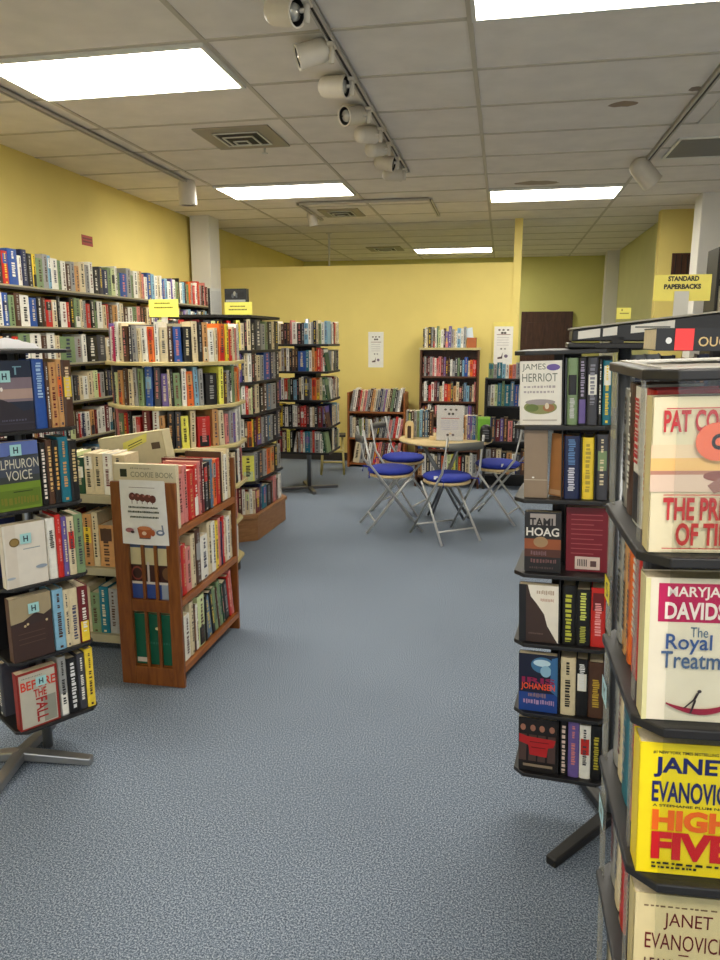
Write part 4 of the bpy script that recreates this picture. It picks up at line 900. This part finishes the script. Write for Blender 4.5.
# -- second right rack
RS = 0.245; rz_ = [1.503, 1.302, 1.098, 0.882, 0.672, 0.455, 0.259]
rr_, RM = rack('paperback_rack', 'black six tier revolving paperback rack in the aisle, just left of the nearest rack', 0.238, 2.125, -8, -2.2, RS, rz_, (227.5, 347, 107), 0.296, boff=(0.15, 0.06))
def orr(x, y, z): return RM @ Matrix.Translation((x, y, z))
G = 'face-out paperbacks in the aisle rack'
fw_ = 0.110; fx_ = -RS/2+0.004+fw_/2; fy_ = -RS/2+0.004
def herriot(A):
    A.text('JAMES', 0.06, 0.84, 0.62, 0.96, (0.42, 0.44, 0.38), 0.0); A.ell(0.80, 0.90, 0.16, 0.05, (0.42, 0.34, 0.62)); A.text('HERRIOT', 0.06, 0.68, 0.90, 0.81, (0.42, 0.44, 0.38), 0.0)
    scrib(A, 0.10, 0.58, 0.88, 0.62, (0.70, 0.66, 0.66), 5); scrib(A, 0.10, 0.50, 0.82, 0.54, (0.70, 0.66, 0.66), 6)
    A.ell(0.5, 0.28, 0.40, 0.11, (0.55, 0.56, 0.34)); A.ell(0.5, 0.36, 0.36, 0.045, (0.62, 0.58, 0.58)); A.ell(0.30, 0.27, 0.16, 0.06, (0.40, 0.46, 0.22)); A.ell(0.70, 0.27, 0.14, 0.06, (0.62, 0.42, 0.26)); A.ell(0.66, 0.30, 0.05, 0.05, (0.85, 0.8, 0.7)); A.rect(0.08, 0.07, 0.9, 0.085, (0.7, 0.66, 0.62))
face_book(orr(fx_, fy_, rz_[1]+0.001), fw_, 0.172, 0.02, (0.92, 0.90, 0.86), herriot, 'white paperback with a farm landscape and purple oval, top tier of the aisle rack', G)
def hoag(A):
    A.rect(0.15, 0.78, 0.85, 0.97, (0.62, 0.58, 0.56)); A.rect(0, 0.35, 1, 0.55, (0.55, 0.28, 0.12)); A.rect(0, 0.25, 1, 0.38, (0.30, 0.14, 0.08)); A.ell(0.45, 0.50, 0.2, 0.09, (0.60, 0.48, 0.34))
    A.text('TAMI', 0.14, 0.76, 0.78, 0.90, (0.10, 0.07, 0.08), 0.03); A.text('HOAG', 0.05, 0.60, 0.95, 0.74, (0.85, 0.83, 0.80), 0.02); scrib(A, 0.18, 0.27, 0.62, 0.35, (0.45, 0.32, 0.34), 2); scrib(A, 0.18, 0.15, 0.88, 0.22, (0.42, 0.28, 0.28), 9); scrib(A, 0.15, 0.05, 0.8, 0.09, (0.30, 0.22, 0.22), 11)
face_book(orr(fx_+0.008, fy_+0.008, rz_[3]+0.001) @ Matrix.Rotation(R(-4), 4, 'X'), 0.10, 0.172, 0.035, (0.07, 0.05, 0.06), hoag, 'black and rust paperback with big pale letters, third tier of the aisle rack', G)
def maroonback(A):
    for k in range(9): A.rect(0.12, 0.88-0.075*k, 0.85 - 0.2*(k % 3 == 2), 0.895-0.075*k, (0.62, 0.28, 0.30))
    A.rect(0.22, 0.04, 0.80, 0.24, (0.82, 0.74, 0.70)); 
    for k in range(6): A.rect(0.28+0.04*k, 0.09, 0.30+0.04*k, 0.20, (0.2, 0.15, 0.15))
    A.rect(0.58, 0.09, 0.72, 0.18, (0.35, 0.25, 0.25))
face_book(orr(RS/2-0.058, fy_+0.035, rz_[3]+0.001), 0.115, 0.185, 0.03, (0.45, 0.07, 0.13), maroonback, 'dark red paperback with its back cover out, third tier of the aisle rack', G)
def diag(A):
    A.poly([(0.22,1),(1,1),(1,0.0),(0.97,0.02),(0.72,0.30),(0.64,0.5),(0.45,0.68),(0.30,0.80)], (0.90, 0.87, 0.82)); scrib(A, 0.45, 0.84, 0.90, 0.92, (0.70, 0.62, 0.54), 5); scrib(A, 0.55, 0.72, 0.88, 0.78, (0.76, 0.62, 0.54), 6)
    A.rect(0, 0, 0.18, 1, (0.09, 0.09, 0.11)); scrib(A, 0.25, 0.14, 0.62, 0.17, (0.42, 0.34, 0.3), 7)
face_book(orr(fx_, fy_, rz_[4]+0.001), fw_, 0.172, 0.025, (0.24, 0.17, 0.15), diag, 'dark brown paperback with a white diagonal sky, fourth tier of the aisle rack', G)
def johansen(A):
    A.rect(0, 0, 1, 0.33, (0.10, 0.25, 0.55)); A.ell(0.62, 0.82, 0.30, 0.14, (0.25, 0.45, 0.62)); A.ell(0.60, 0.86, 0.22, 0.06, (0.75, 0.86, 0.92)); A.ell(0.70, 0.72, 0.14, 0.10, (0.55, 0.72, 0.82)); A.poly([(0.85,0.95),(1,0.98),(1,0.3),(0.8,0.4)], (0.22, 0.42, 0.62))
    A.text('IRIS', 0.08, 0.50, 0.94, 0.60, (0.55, 0.10, 0.30), 0.03); A.text('JOHANSEN', 0.06, 0.36, 0.94, 0.50, (0.92, 0.33, 0.16), 0.02); scrib(A, 0.25, 0.25, 0.72, 0.33, (0.55, 0.45, 0.5), 5); scrib(A, 0.12, 0.13, 0.92, 0.22, (0.66, 0.55, 0.72), 12)
face_book(orr(fx_, fy_, rz_[5]+0.001), fw_, 0.178, 0.025, (0.08, 0.10, 0.20), johansen, 'dark blue paperback with orange lettering, fifth tier of the aisle rack', G)
def bandc(A):
    for x in (0.12, 0.38, 0.62, 0.88): A.ell(x, 0.82, 0.07, 0.06, (0.62, 0.42, 0.34)); 
    for x in (0.12, 0.38, 0.62, 0.88): A.poly([(x-0.10,0.70),(x-0.12,0.2),(x+0.08,0.2),(x+0.10,0.70)], (0.30, 0.22, 0.20))
    A.poly([(0.02,0.70),(0.25,0.66),(0.98,0.64),(0.92,0.50),(0.78,0.48),(0.74,0.30),(0.30,0.32),(0.26,0.50),(0.02,0.55)], (0.70, 0.12, 0.13)); A.rect(0.3, 0.56, 0.8, 0.575, (0.4, 0.05, 0.06)); A.rect(0.34, 0.46, 0.72, 0.475, (0.4, 0.05, 0.06)); A.rect(0.12, 0.10, 0.90, 0.15, (0.55, 0.48, 0.40))
face_book(orr(fx_, fy_, rz_[6]+0.001), fw_, 0.172, 0.025, (0.09, 0.07, 0.07), bandc, 'black paperback with four figures behind a red banner, lowest tier of the aisle rack', G)
face_book(orr(fx_-0.012, fy_+0.004, rz_[2]+0.001), 0.062, 0.19, 0.02, (0.56, 0.48, 0.40), lambda A: (A.rect(0, 0.26, 1, 0.27, (0.75,0.7,0.62)), A.ell(0.4, 0.30, 0.05, 0.012, (0.95,0.95,0.93))), 'empty tan cardboard divider curled in the second tier of the aisle rack', None, 'cardboard_divider', cat='divider')
face_book(orr(fx_+0.048, fy_+0.03, rz_[2]+0.001) @ Matrix.Rotation(R(-25), 4, 'Z') @ Matrix.Rotation(R(3), 4, 'Y'), 0.06, 0.175, 0.006, (0.68, 0.46, 0.26), lambda A: A.rect(0.05, 0.02, 0.6, 0.1, (0.75, 0.6, 0.45)), 'tan booklet leaning in the second tier of the aisle rack', None, 'booklet', cat='booklet')
G = 'paperbacks in the aisle rack, spines out'
RSP = {1: ('h1 g5k k4v h5w k2 t4w', {1: [('ORCHARD', 0.1, 0.4, (.8,.8,.8))], 2: [('KOONTZ DEAN', 0.42, 0.95, (0.6, 0.56, 0.66))], 3: [('PATTERSON', 0.3, 0.9, (.5,.5,.55))]}),
       2: ('n7 k1 y5 k1 h5g', {0: [('CUSSLER', 0.55, 0.95, (0.35, 0.5, 0.7)), ('SAHARA', 0.12, 0.5, (0.8, 0.8, 0.85))], 2: [('THE PELICAN BRIEF', 0.12, 0.9, (0.7, 0.6, 0.2))]}),
       4: ('k5 k5 r5m', {0: [('LUSTBADER', 0.05, 0.85, (0.75, 0.75, 0.25))], 1: [('LUDLUM', 0.45, 0.95, (0.8, 0.82, 0.4)), ('ROBERT', 0.05, 0.35, (.7,.7,.3))], 2: [('FOLLETT', 0.2, 0.75, (0.9, 0.6, 0.6))]}),
       5: ('c5 k4w u5', {1: [('HAMMETT', 0.5, 0.92, (0.9, 0.9, 0.9))], 2: [('LAMBERT', 0.2, 0.7, (0.75, 0.62, 0.2))]}),
       6: ('k3 v4 w4r k4', {0: [('PATTERSON', 0.05, 0.9, (0.85, 0.75, 0.7))], 3: [('SANDFORD', 0.2, 0.8, (0.7, 0.65, 0.2))]})}
for i, (sp_, tx) in RSP.items():
    F = RM @ Matrix.Translation((-RS/2+fw_+0.012, fy_, rz_[i]+0.0005))
    row(F, sp_, RS-fw_-0.016 if i != 2 else RS-fw_-0.02, (0.164, 0.178), 0.105, 'in front of the aisle rack, %s tier' % ['', 'top', 'second', 'third', 'fourth', 'fifth', 'lowest'][i], G, 'paperback', True, tx, noun='paperback')
for i in range(1, 7):
    F = RM @ Matrix.Translation((RS/2-0.004, -RS/2+0.112, rz_[i]+0.0005)) @ Matrix.Rotation(R(90), 4, 'Z')
    if i == 3: F = RM @ Matrix.Translation((RS/2-0.004, -RS/2+0.075, rz_[i]+0.0005)) @ Matrix.Rotation(R(90), 4, 'Z')
    row(F, ['', 'h3 u4 k3 s2', 'u4 k3 u3 s3', 'l5b k3 u3 k3', 'k4 u3 m3 h2', 'k3 h3 u3 k3', 'k3 s2 u3 k4'][i], 0.12, (0.16, 0.175), 0.085, 'round the right of the aisle rack, %s tier' % ['', 'top', 'second', 'third', 'fourth', 'fifth', 'lowest'][i], G, 'paperback', True, noun='paperback')
for i in range(6):
    if i == 3-1: continue
    z0, z1 = rz_[i+1], rz_[i]-0.012
    panel(rr_, (RS/2+0.001, -RS/2+0.004, z0), (RS/2+0.003, -RS/2+0.09, z1))
    p = MB(); p.box((-RS/2+fw_+0.006, fy_, z0), (-RS/2+fw_+0.009, fy_+0.11, z1), blk); p.build('divider', rr_)

# -- the set-back second block of the aisle rack
for i, z in enumerate(rz_):
    p = MB(); p.box((0.122, 0.118, z-0.012), (0.39, 0.375, z), blk3); p.build('shelf_plate', rr_, bevel=0.002)
    if i:
        F = RM @ Matrix.Translation((0.145, 0.122, z+0.0005))
        row(F, rand_spec(7, FICTION+'rmo'), 0.23, (0.16, 0.175), 0.1, 'set back in the aisle rack, %s tier' % ['', 'top','second','third','fourth','fifth','lowest'][i], G, 'paperback', False, noun='paperback')
tray = empty('display_tray', 'black sloped display tray with white label strips lying across the right racks', 'tray', M=Matrix.Translation((0.40, 2.02, 1.5045)) @ Matrix.Rotation(R(-3), 4, 'Z'))
p = MB()
def wedge(mb, x0, x1, y0, y1, z0, ha, hb, m):
    mb.add([(x0,y0,z0),(x1,y0,z0),(x1,y1,z0),(x0,y1,z0),(x0,y0,z0+ha),(x1,y0,z0+hb),(x1,y1,z0+hb),(x0,y1,z0+ha)], [(0,3,2,1),(4,5,6,7),(0,1,5,4),(1,2,6,5),(2,3,7,6),(3,0,4,7)], m)
wedge(p, -0.22, 0.26, -0.02, 0.20, 0.018, 0.03, 0.085, blk3); p.box((-0.23, -0.03, 0), (0.27, 0.21, 0.014), blk3); p.build('tray_body', tray, bevel=0.004)
p = MB(); wedge(p, -0.225, 0.265, -0.026, 0.206, 0.018+0.03, 0.003, 0.06, mat('tray_rim', (0.72, 0.70, 0.64), 0.4))
p = MB(); p.add([(-0.225,-0.026,0.049),(0.262,-0.026,0.105),(0.262,0.206,0.105),(-0.225,0.206,0.049),(-0.225,-0.026,0.053),(0.262,-0.026,0.109),(0.262,0.206,0.109),(-0.225,0.206,0.053)],
   [(0,3,2,1),(4,5,6,7),(0,1,5,4),(1,2,6,5),(2,3,7,6),(3,0,4,7)], mat('tray_rim2', (0.66, 0.64, 0.58), 0.4)); p.build('rim', tray)
p = MB(); A = Art(p, Matrix.Translation((0, -0.0205, 0)), 1, 1); A.y = -0.001
for x0, x1, t0 in ((-0.205, -0.150, 0), (-0.143, -0.108, 0), (-0.075, 0.03, 1)):
    zc = 0.018 + 0.03 + (x0+0.22)/0.48*0.055
    A.poly([(x0+0.5, zc-0.026), (x1+0.5, zc-0.026+(x1-x0)*0.11), (x1+0.5, zc-0.004+(x1-x0)*0.11), (x0+0.5, zc-0.006)], (0.86, 0.84, 0.80))
    if t0: A.rect(x0+0.51, zc-0.012, x1+0.49, zc-0.008, (0.4, 0.4, 0.38))
p.build('label_strip', tray)
p = MB(); p.box((-0.12, -0.02, 0.0145), (-0.09, 0.02, 0.03), blk); p.box((-0.16, -0.04, 0.002), (0.1, -0.032, 0.012), blk); p.build('clip', tray)
ss = empty('shelf_sign', 'yellow card reading STANDARD PAPERBACKS on a white post above the right racks', 'sign', M=Matrix.Translation((0.462, 2.10, 1.583)))
p = MB(); p.box((-0.071, 0, 0.045), (0.071, 0.003, 0.113), cm((0.93, 0.87, 0.40))); A = Art(p, Matrix.Translation((0,0,0.045)), 0.154, 0.073); A.text('STANDARD', 0.26, 0.70, 0.76, 0.88, (0.12, 0.10, 0.04), 0.05); A.text('PAPERBACKS', 0.20, 0.42, 0.80, 0.60, (0.12, 0.10, 0.04), 0.05); p.build('card', ss)
p = MB(); p.box((-0.019, -0.006, 0.0), (0.017, -0.001, 0.07), panel_w); p.build('post', ss); p = MB(); p.box((-0.02, -0.006, 0), (0.02, 0.03, 0.0025), panel_w); p.build('base', ss)
sy_ = empty('index_tab_sign', 'small yellow tab with cut marks standing on the black display tray', 'sign', M=Matrix.Translation((0.322, 2.12, 1.5825)))
p = MB(); p.box((-0.018, 0, 0), (0.018, 0.012, 0.03), cm((0.92, 0.88, 0.40))); A = Art(p, None, 0.036, 0.03); A.rect(0.2, 0.45, 0.85, 0.55, (0.6, 0.55, 0.2)); A.rect(0.3, 0.7, 0.4, 0.9, (0.6, 0.55, 0.2)); p.build('tab', sy_)

# -- left near rack with hardcovers
LS = 0.285; lz = [1.495, 1.235, 0.975, 0.712, 0.450, 0.196]
lrot = 56.6
cc = Vector((-1.58, 2.0)); u = Vector((math.cos(R(lrot)), math.sin(R(lrot)))); vv = Vector((-u.y, u.x)); cen = cc + u*LS/2 + vv*LS/2
lr, LM = rack('hardcover_rack', 'black revolving rack of hardcovers with pale H stickers at the left edge', cen.x, cen.y, lrot, 0, LS, lz, (10, 100, 190, 280), 0.26, boff=(-0.0965, 0.0045), footm=mat('foot_silver', (0.62, 0.62, 0.62), 0.3, 0.8), plate_over=0.006)
G = 'hardcovers facing out in the left rack'
def ol(x, y, z): return LM @ Matrix.Translation((x, y, z))
def hst(x, z, s=0.13, rgb=(0.62, 0.80, 0.80)):
    def f(A):
        A.rect(x-s, z-s*0.62, x+s, z+s*0.62, rgb); A.text('H', x-s*0.42, z-s*0.36, x+s*0.42, z+s*0.36, (0.08, 0.16, 0.22), 0.03)
    return f
lw = 0.138; lx = -LS/2+0.006+lw/2; ly = -LS/2+0.004; lh = 0.225
def sunset(A):
    A.rect(0, 0.42, 1, 0.76, (0.48, 0.42, 0.46)); A.rect(0, 0.46, 1, 0.60, (0.66, 0.56, 0.52)); A.poly([(0,0),(1,0),(1,0.30),(0.75,0.28),(0.5,0.40),(0.28,0.46),(0.1,0.48),(0,0.50)], (0.17, 0.15, 0.19)); A.ell(0.3, 0.60, 0.03, 0.03, (0.9, 0.88, 0.85))
    A.rect(0.62, 0.80, 0.66, 0.92, (0.45, 0.60, 0.66)); A.rect(0.58, 0.905, 0.78, 0.92, (0.45, 0.60, 0.66)); A.rect(0, 0.10, 1, 0.12, (0.22, 0.2, 0.26)); scrib(A, 0.25, 0.14, 0.8, 0.17, (0.32, 0.32, 0.40), 4)
face_book(ol(lx, ly, lz[1]+0.001), lw, lh, 0.03, (0.11, 0.15, 0.23), sunset, 'dark blue hardcover with a mountain dusk scene, top tier of the left rack', G, 'hardcover', [('h_sticker', hst(0.38, 0.78), 'pale square H sticker')])
def voice(A):
    A.rect(0, 0.30, 1, 0.92, (0.20, 0.22, 0.22)); A.rect(0, 0.80, 1, 1, (0.35, 0.42, 0.66)); A.poly([(0,0.72),(0.35,0.82),(0.6,0.72),(1,0.80),(1,0.5),(0,0.5)], (0.24, 0.27, 0.33)); A.rect(0, 0, 1, 0.40, (0.42, 0.52, 0.14)); A.rect(0.02, 0.04, 0.98, 0.30, (0.36, 0.45, 0.12))
    A.text('ELPHURON', 0.03, 0.61, 0.99, 0.75, (0.80, 0.78, 0.70)); A.text('VOICE', 0.22, 0.44, 0.82, 0.58, (0.80, 0.78, 0.70)); A.rect(0.35, 0.26, 0.80, 0.275, (0.2, 0.26, 0.08)); scrib(A, 0.06, 0.08, 0.94, 0.20, (0.46, 0.46, 0.14), 8)
face_book(ol(lx, ly, lz[2]+0.001), lw, lh, 0.03, (0.35, 0.42, 0.66), voice, 'hardcover with pale VOICE lettering above green grass, second tier of the left rack', G, 'hardcover', [('h_sticker', hst(0.48, 0.88), 'pale square H sticker')])
def plain(A):
    A.rect(0.05, 0.0, 0.30, 1, (0.82, 0.78, 0.72)); A.ell(0.26, 0.72, 0.12, 0.07, (0.45, 0.36, 0.18)); A.ell(0.26, 0.72, 0.09, 0.05, (0.55, 0.45, 0.25)); A.rect(0.45, 0.585, 0.85, 0.60, (0.55, 0.6, 0.62)); A.ell(0.85, 0.27, 0.14, 0.03, (0.55, 0.60, 0.66)); A.ell(0.12, 0.16, 0.10, 0.02, (0.62, 0.66, 0.70))
face_book(ol(lx, ly-0.001, lz[3]+0.001), lw, lh-0.01, 0.035, (0.85, 0.82, 0.77), plain, 'off-white hardcover with a round bronze seal, third tier of the left rack', G, 'hardcover', [('h_sticker', hst(0.52, 0.76), 'pale square H sticker')])
def carr(A):
    A.rect(0, 0.60, 1, 1, (0.62, 0.56, 0.44)); A.poly([(0,0.60),(0.3,0.62),(0.6,0.72),(0.8,0.66),(1,0.72),(1,0.5),(0,0.5)], (0.22, 0.16, 0.15)); A.rect(0, 0, 1, 0.55, (0.24, 0.16, 0.14))
    for x, z in ((0.4, 0.56), (0.86, 0.56), (0.33, 0.54)): A.ell(x, z, 0.03, 0.02, (0.8, 0.72, 0.55))
    for z in (0.42, 0.34, 0.26): A.rect(0.15, z, 0.8, z+0.012, (0.36, 0.27, 0.22))
face_book(ol(lx, ly, lz[4]+0.001), lw, lh, 0.035, (0.36, 0.25, 0.20), carr, 'brown hardcover with a tan misty top half, fourth tier of the left rack', G, 'hardcover', [('h_sticker', hst(0.56, 0.80), 'pale square H sticker')])
def before(A):
    A.rect(0.05, 0.03, 0.94, 0.96, (0.72, 0.70, 0.64)); A.rect(0.6, 0.05, 0.92, 0.5, (0.55, 0.55, 0.50)); scrib(A, 0.12, 0.885, 0.62, 0.91, (0.5, 0.5, 0.48), 3)
    A.text('BEFORE', 0.08, 0.68, 0.94, 0.84, (0.82, 0.22, 0.12), 0.02); A.text('THE', 0.38, 0.52, 0.70, 0.66, (0.72, 0.16, 0.12), 0.02); A.text('FALL', 0.42, 0.08, 0.70, 0.50, (0.62, 0.12, 0.12), 0.02, True)
face_book(ol(lx, ly, lz[5]+0.001), lw, lh-0.015, 0.035, (0.55, 0.15, 0.12), before, 'hardcover with big red letters BEFORE THE FALL, lowest tier of the left rack', G, 'hardcover', [('h_sticker', hst(0.58, 0.79), 'pale square H sticker')])
G = 'hardcovers in the left rack, spines out'
LSP = ['b6 u2 a4 a3o u5y', 'k3 u3 k3 t5 k4', 'w5 r3 v3 c4r g5', 'l6 c3 c5 m6y', 's4w k5 h4 y4']
LTX = [{0: [('BLUE SEA', 0.45, 0.95, (0.6, 0.72, 0.85))], 4: [('DANGER', 0.4, 0.9, (0.85, 0.75, 0.6))]}, {0: [('ROBERTS', 0.1, 0.9, (.9,.85,.8))], 1: [('NORA', 0.2, 0.9, (.85,.7,.45))], 2: [('CLANCY', 0.2, 0.9, (.85,.65,.35))], 4: [('KELLER', 0.3, 0.85, (.8,.7,.5))]},
       {0: [('Notes', 0.5, 0.8, (.15,.15,.15))], 3: None}, {2: [('THE LAST', 0.1, 0.7, (.3,.3,.4))]}, {1: [('IT HAPPENED', 0.08, 0.92, (.85,.85,.85))], 2: None}]
for i in range(5):
    F = LM @ Matrix.Translation((-LS/2+lw+0.012, ly, lz[i+1]+0.0005))
    row(F, LSP[i], LS-lw-0.018, (0.208, 0.228), 0.12, 'on the %s tier, left hardcover rack' % ['top', 'second', 'third', 'fourth', 'lowest'][i], G, 'hardcover', True, {k: v for k, v in LTX[i].items() if v}, noun='hardcover')
    F = LM @ Matrix.Translation((-LS/2+0.004, LS/2-0.01, lz[i+1]+0.0005)) @ Matrix.Rotation(R(-90), 4, 'Z')
    row(F, ['h4 u4 k4', 'k4 n4 u4', 'b4 l4 n4', 'u5 u4 k4', 'm4 k4 h4'][i], LS-0.16, (0.20, 0.225), 0.12, 'round the corner, %s tier, left hardcover rack' % ['top', 'second', 'third', 'fourth', 'lowest'][i], G, 'hardcover', False, noun='hardcover')
pp = MB()
pap = empty('folded_cloth', 'crumpled white cloth lying on top of the left hardcover rack', 'cloth', M=LM @ Matrix.Translation((-0.02, 0.0, lz[0]+0.001)))
n = 10; V = []; F_ = []; rr = random.Random(5)
for i in range(n+1):
    for j in range(n+1):
        e = min(i, n-i, j, n-j)/ (n/2)
        V.append((-0.09+0.18*i/n, -0.07+0.14*j/n, 0.002+0.032*math.sqrt(e)*(0.8+0.4*rr.random())))
for i in range(n):
    for j in range(n): a = i*(n+1)+j; F_.append((a, a+n+1, a+n+2, a+1))
pp.add(V, F_, mat('cloth_white', (0.86, 0.86, 0.88), 0.8), None, True); pp.build('cloth', pap)

# ------------------------------------------------------------------ right background bookcase
rb = bookcase('bookcase', 'dark bookcase against the right column, above the tops of the racks', 1.53, 2.5, 5.9, 6.2, [0.3, 0.7, 1.1, 1.5, 1.72, 1.96], 2.19, blk)
for i, z in enumerate([1.96, 1.72, 1.5]):
    row(frame((1.56, 5.92, z), (1,0,0)), ['h4 k4 q5 k3 u4 s3 h4 k4 u3 k4 q3 s3', 'c2 w2 s2 c3 h2 w3 c2 s2 e2 y2 o3 c3 s2 w3 c3 h2 w2', 'w3 c3 s3 y3 o3 c3 a3 w3 c3 k3 s3 w3'][i], 0.88, (0.15, 0.21) if i == 0 else (0.17, 0.2) if i == 1 else (0.18, 0.21), 0.18, 'on the %s shelf, bookcase by the right column' % ['highest', 'second', 'third'][i], 'books in the dark bookcase by the right column')
cabd = MB(); cabd.box((1.76, 8.565, 2.02), (2.10, 8.598, 2.43), door_m)
for k in range(5): cabd.box((1.79+0.06*k, 8.56, 2.04), (1.80+0.06*k, 8.566, 2.41), blk)
tag(cabd.build('wall_vent_panel'), 'dark brown slatted panel on the yellow wall stub behind the paperback sign', 'panel')
# ------------------------------------------------------------------ camera
cam = bpy.data.objects.new('camera', bpy.data.cameras.new('camera')); col.objects.link(cam)
cam.location = (0, 0, 1.53); cam.rotation_euler = (R(90-11.1), 0, R(11.0))
cam.data.sensor_fit = 'VERTICAL'; cam.data.sensor_height = 24; cam.data.sensor_width = 18; cam.data.lens = 721/960*24
cam.data.clip_start = 0.02; bpy.context.scene.camera = cam

# ------------------------------------------------------------------ make the books
for i, b in enumerate(BOOKS):
    mb = MB(); book_mesh(mb, mb, b['t'], b['h'], b['d'], b['c'], b['band'], b['seed'], b['marks'], b['txt']); b['mb'] = mb
# which plain books show largest from the camera: aim a grid of rays
def visible_counts():
    from mathutils.bvhtree import BVHTree
    bpy.context.view_layer.update()
    V, F_, own = [], [], []
    for o in list(bpy.data.objects):
        if o.type != 'MESH': continue
        k = len(V); M = o.matrix_world; V += [M @ v.co for v in o.data.vertices]
        for p in o.data.polygons: F_.append([i+k for i in p.vertices]); own.append(-1)
    for i, b in enumerate(BOOKS):
        k = len(V); V += [b['M'] @ Vector(v) for v in b['mb'].v]
        for f in b['mb'].f: F_.append([j+k for j in f]); own.append(i)
    T_ = BVHTree.FromPolygons(V, F_); f = 721.0; rot = cam.matrix_world.to_3x3()
    cnt = [0]*len(BOOKS); o0 = Vector((0, 0, 1.53))
    for py in range(230, 960):
        for px in range(0, 720):
            if 250 < px < 515 and py > 560: continue
            l, n, k, d_ = T_.ray_cast(o0, (rot @ Vector(((px+0.5-360)/f, -(py+0.5-480)/f, -1))).normalized())
            if k is not None and own[k] >= 0: cnt[own[k]] += 1
    return cnt
cnt = visible_counts()
for i, b in enumerate(BOOKS): b['n'] = cnt[i]
plain_ = sorted([b for b in BOOKS if b['kind'] == 'book' and b['label'] and b['n'] > 0], key=lambda b: -b['n'])
print('VISIBLE', len(plain_), 'plain; paperbacks', len([b for b in BOOKS if b['kind'] == 'paperback' and b['n'] > 0]), 'cookbooks', len([b for b in BOOKS if b['kind'] == 'cookbook']), 'cut', plain_[min(294, len(plain_)-1)]['n'] if plain_ else None)
keep = set(id(b) for b in plain_[:295])
rest = MB()
for b in BOOKS:
    if b['kind'] == 'book' and id(b) not in keep:
        for m in b['mb'].m: rest.idx(m)
        o = len(rest.v); mp = [rest.idx(m) for m in b['mb'].m]
        rest.v += [tuple(b['M'] @ Vector(v)) for v in b['mb'].v]; rest.f += [tuple(i+o for i in f) for f in b['mb'].f]; rest.mi += [mp[k] for k in b['mb'].mi]; rest.sm += b['mb'].sm
        continue
    if b['n'] == 0 and not b['full']: continue
    if b['full']:
        if b['n'] == 0: continue
        c_, p_ = MB(), MB()
        book_mesh(c_, p_, b['t'], b['h'], b['d'], b['c'], b['band'], b['seed'], b['marks'], b['txt'])
        r = empty(b['kind'], b['label'], 'book', M=b['M'], group=b['group'])
        c_.build('cover', r); p_.build('pages', r)
    else:
        o = b['mb'].build(b['kind']); o.matrix_world = b['M']; tag(o, b['label'], 'book', b['group'])
tag(rest.build('shelved_books'), 'all the remaining small books packed on the wall shelves and far bookcases', 'books', kind='stuff')
for root, a, b, name in DEFER:
    p = MB(); p.box(a, b, plas if b[0]-a[0] > 0.05 else plas2); p.build(name, root)

# ------------------------------------------------------------------ light
w = bpy.data.worlds.new('world'); bpy.context.scene.world = w; w.use_nodes = True
bg = w.node_tree.nodes['Background']; bg.inputs['Color'].default_value = (0.92, 0.95, 1.0, 1); bg.inputs['Strength'].default_value = 0.8
sun = bpy.data.lights.new('window_daylight', 'AREA'); sun.shape = 'RECTANGLE'; sun.size = 5.0; sun.size_y = 1.9; sun.energy = 18; sun.color = (0.88, 0.94, 1.0)
so = bpy.data.objects.new('window_daylight', sun); col.objects.link(so); so.location = (-0.35, YS-0.25, 1.5); so.rotation_euler = (R(90), 0, 0)
sc = bpy.context.scene
sc.view_settings.view_transform = 'Standard'; sc.view_settings.look = 'None'; sc.view_settings.exposure = 0.92; sc.view_settings.gamma = 1.0; sc.view_settings.use_curve_mapping = False
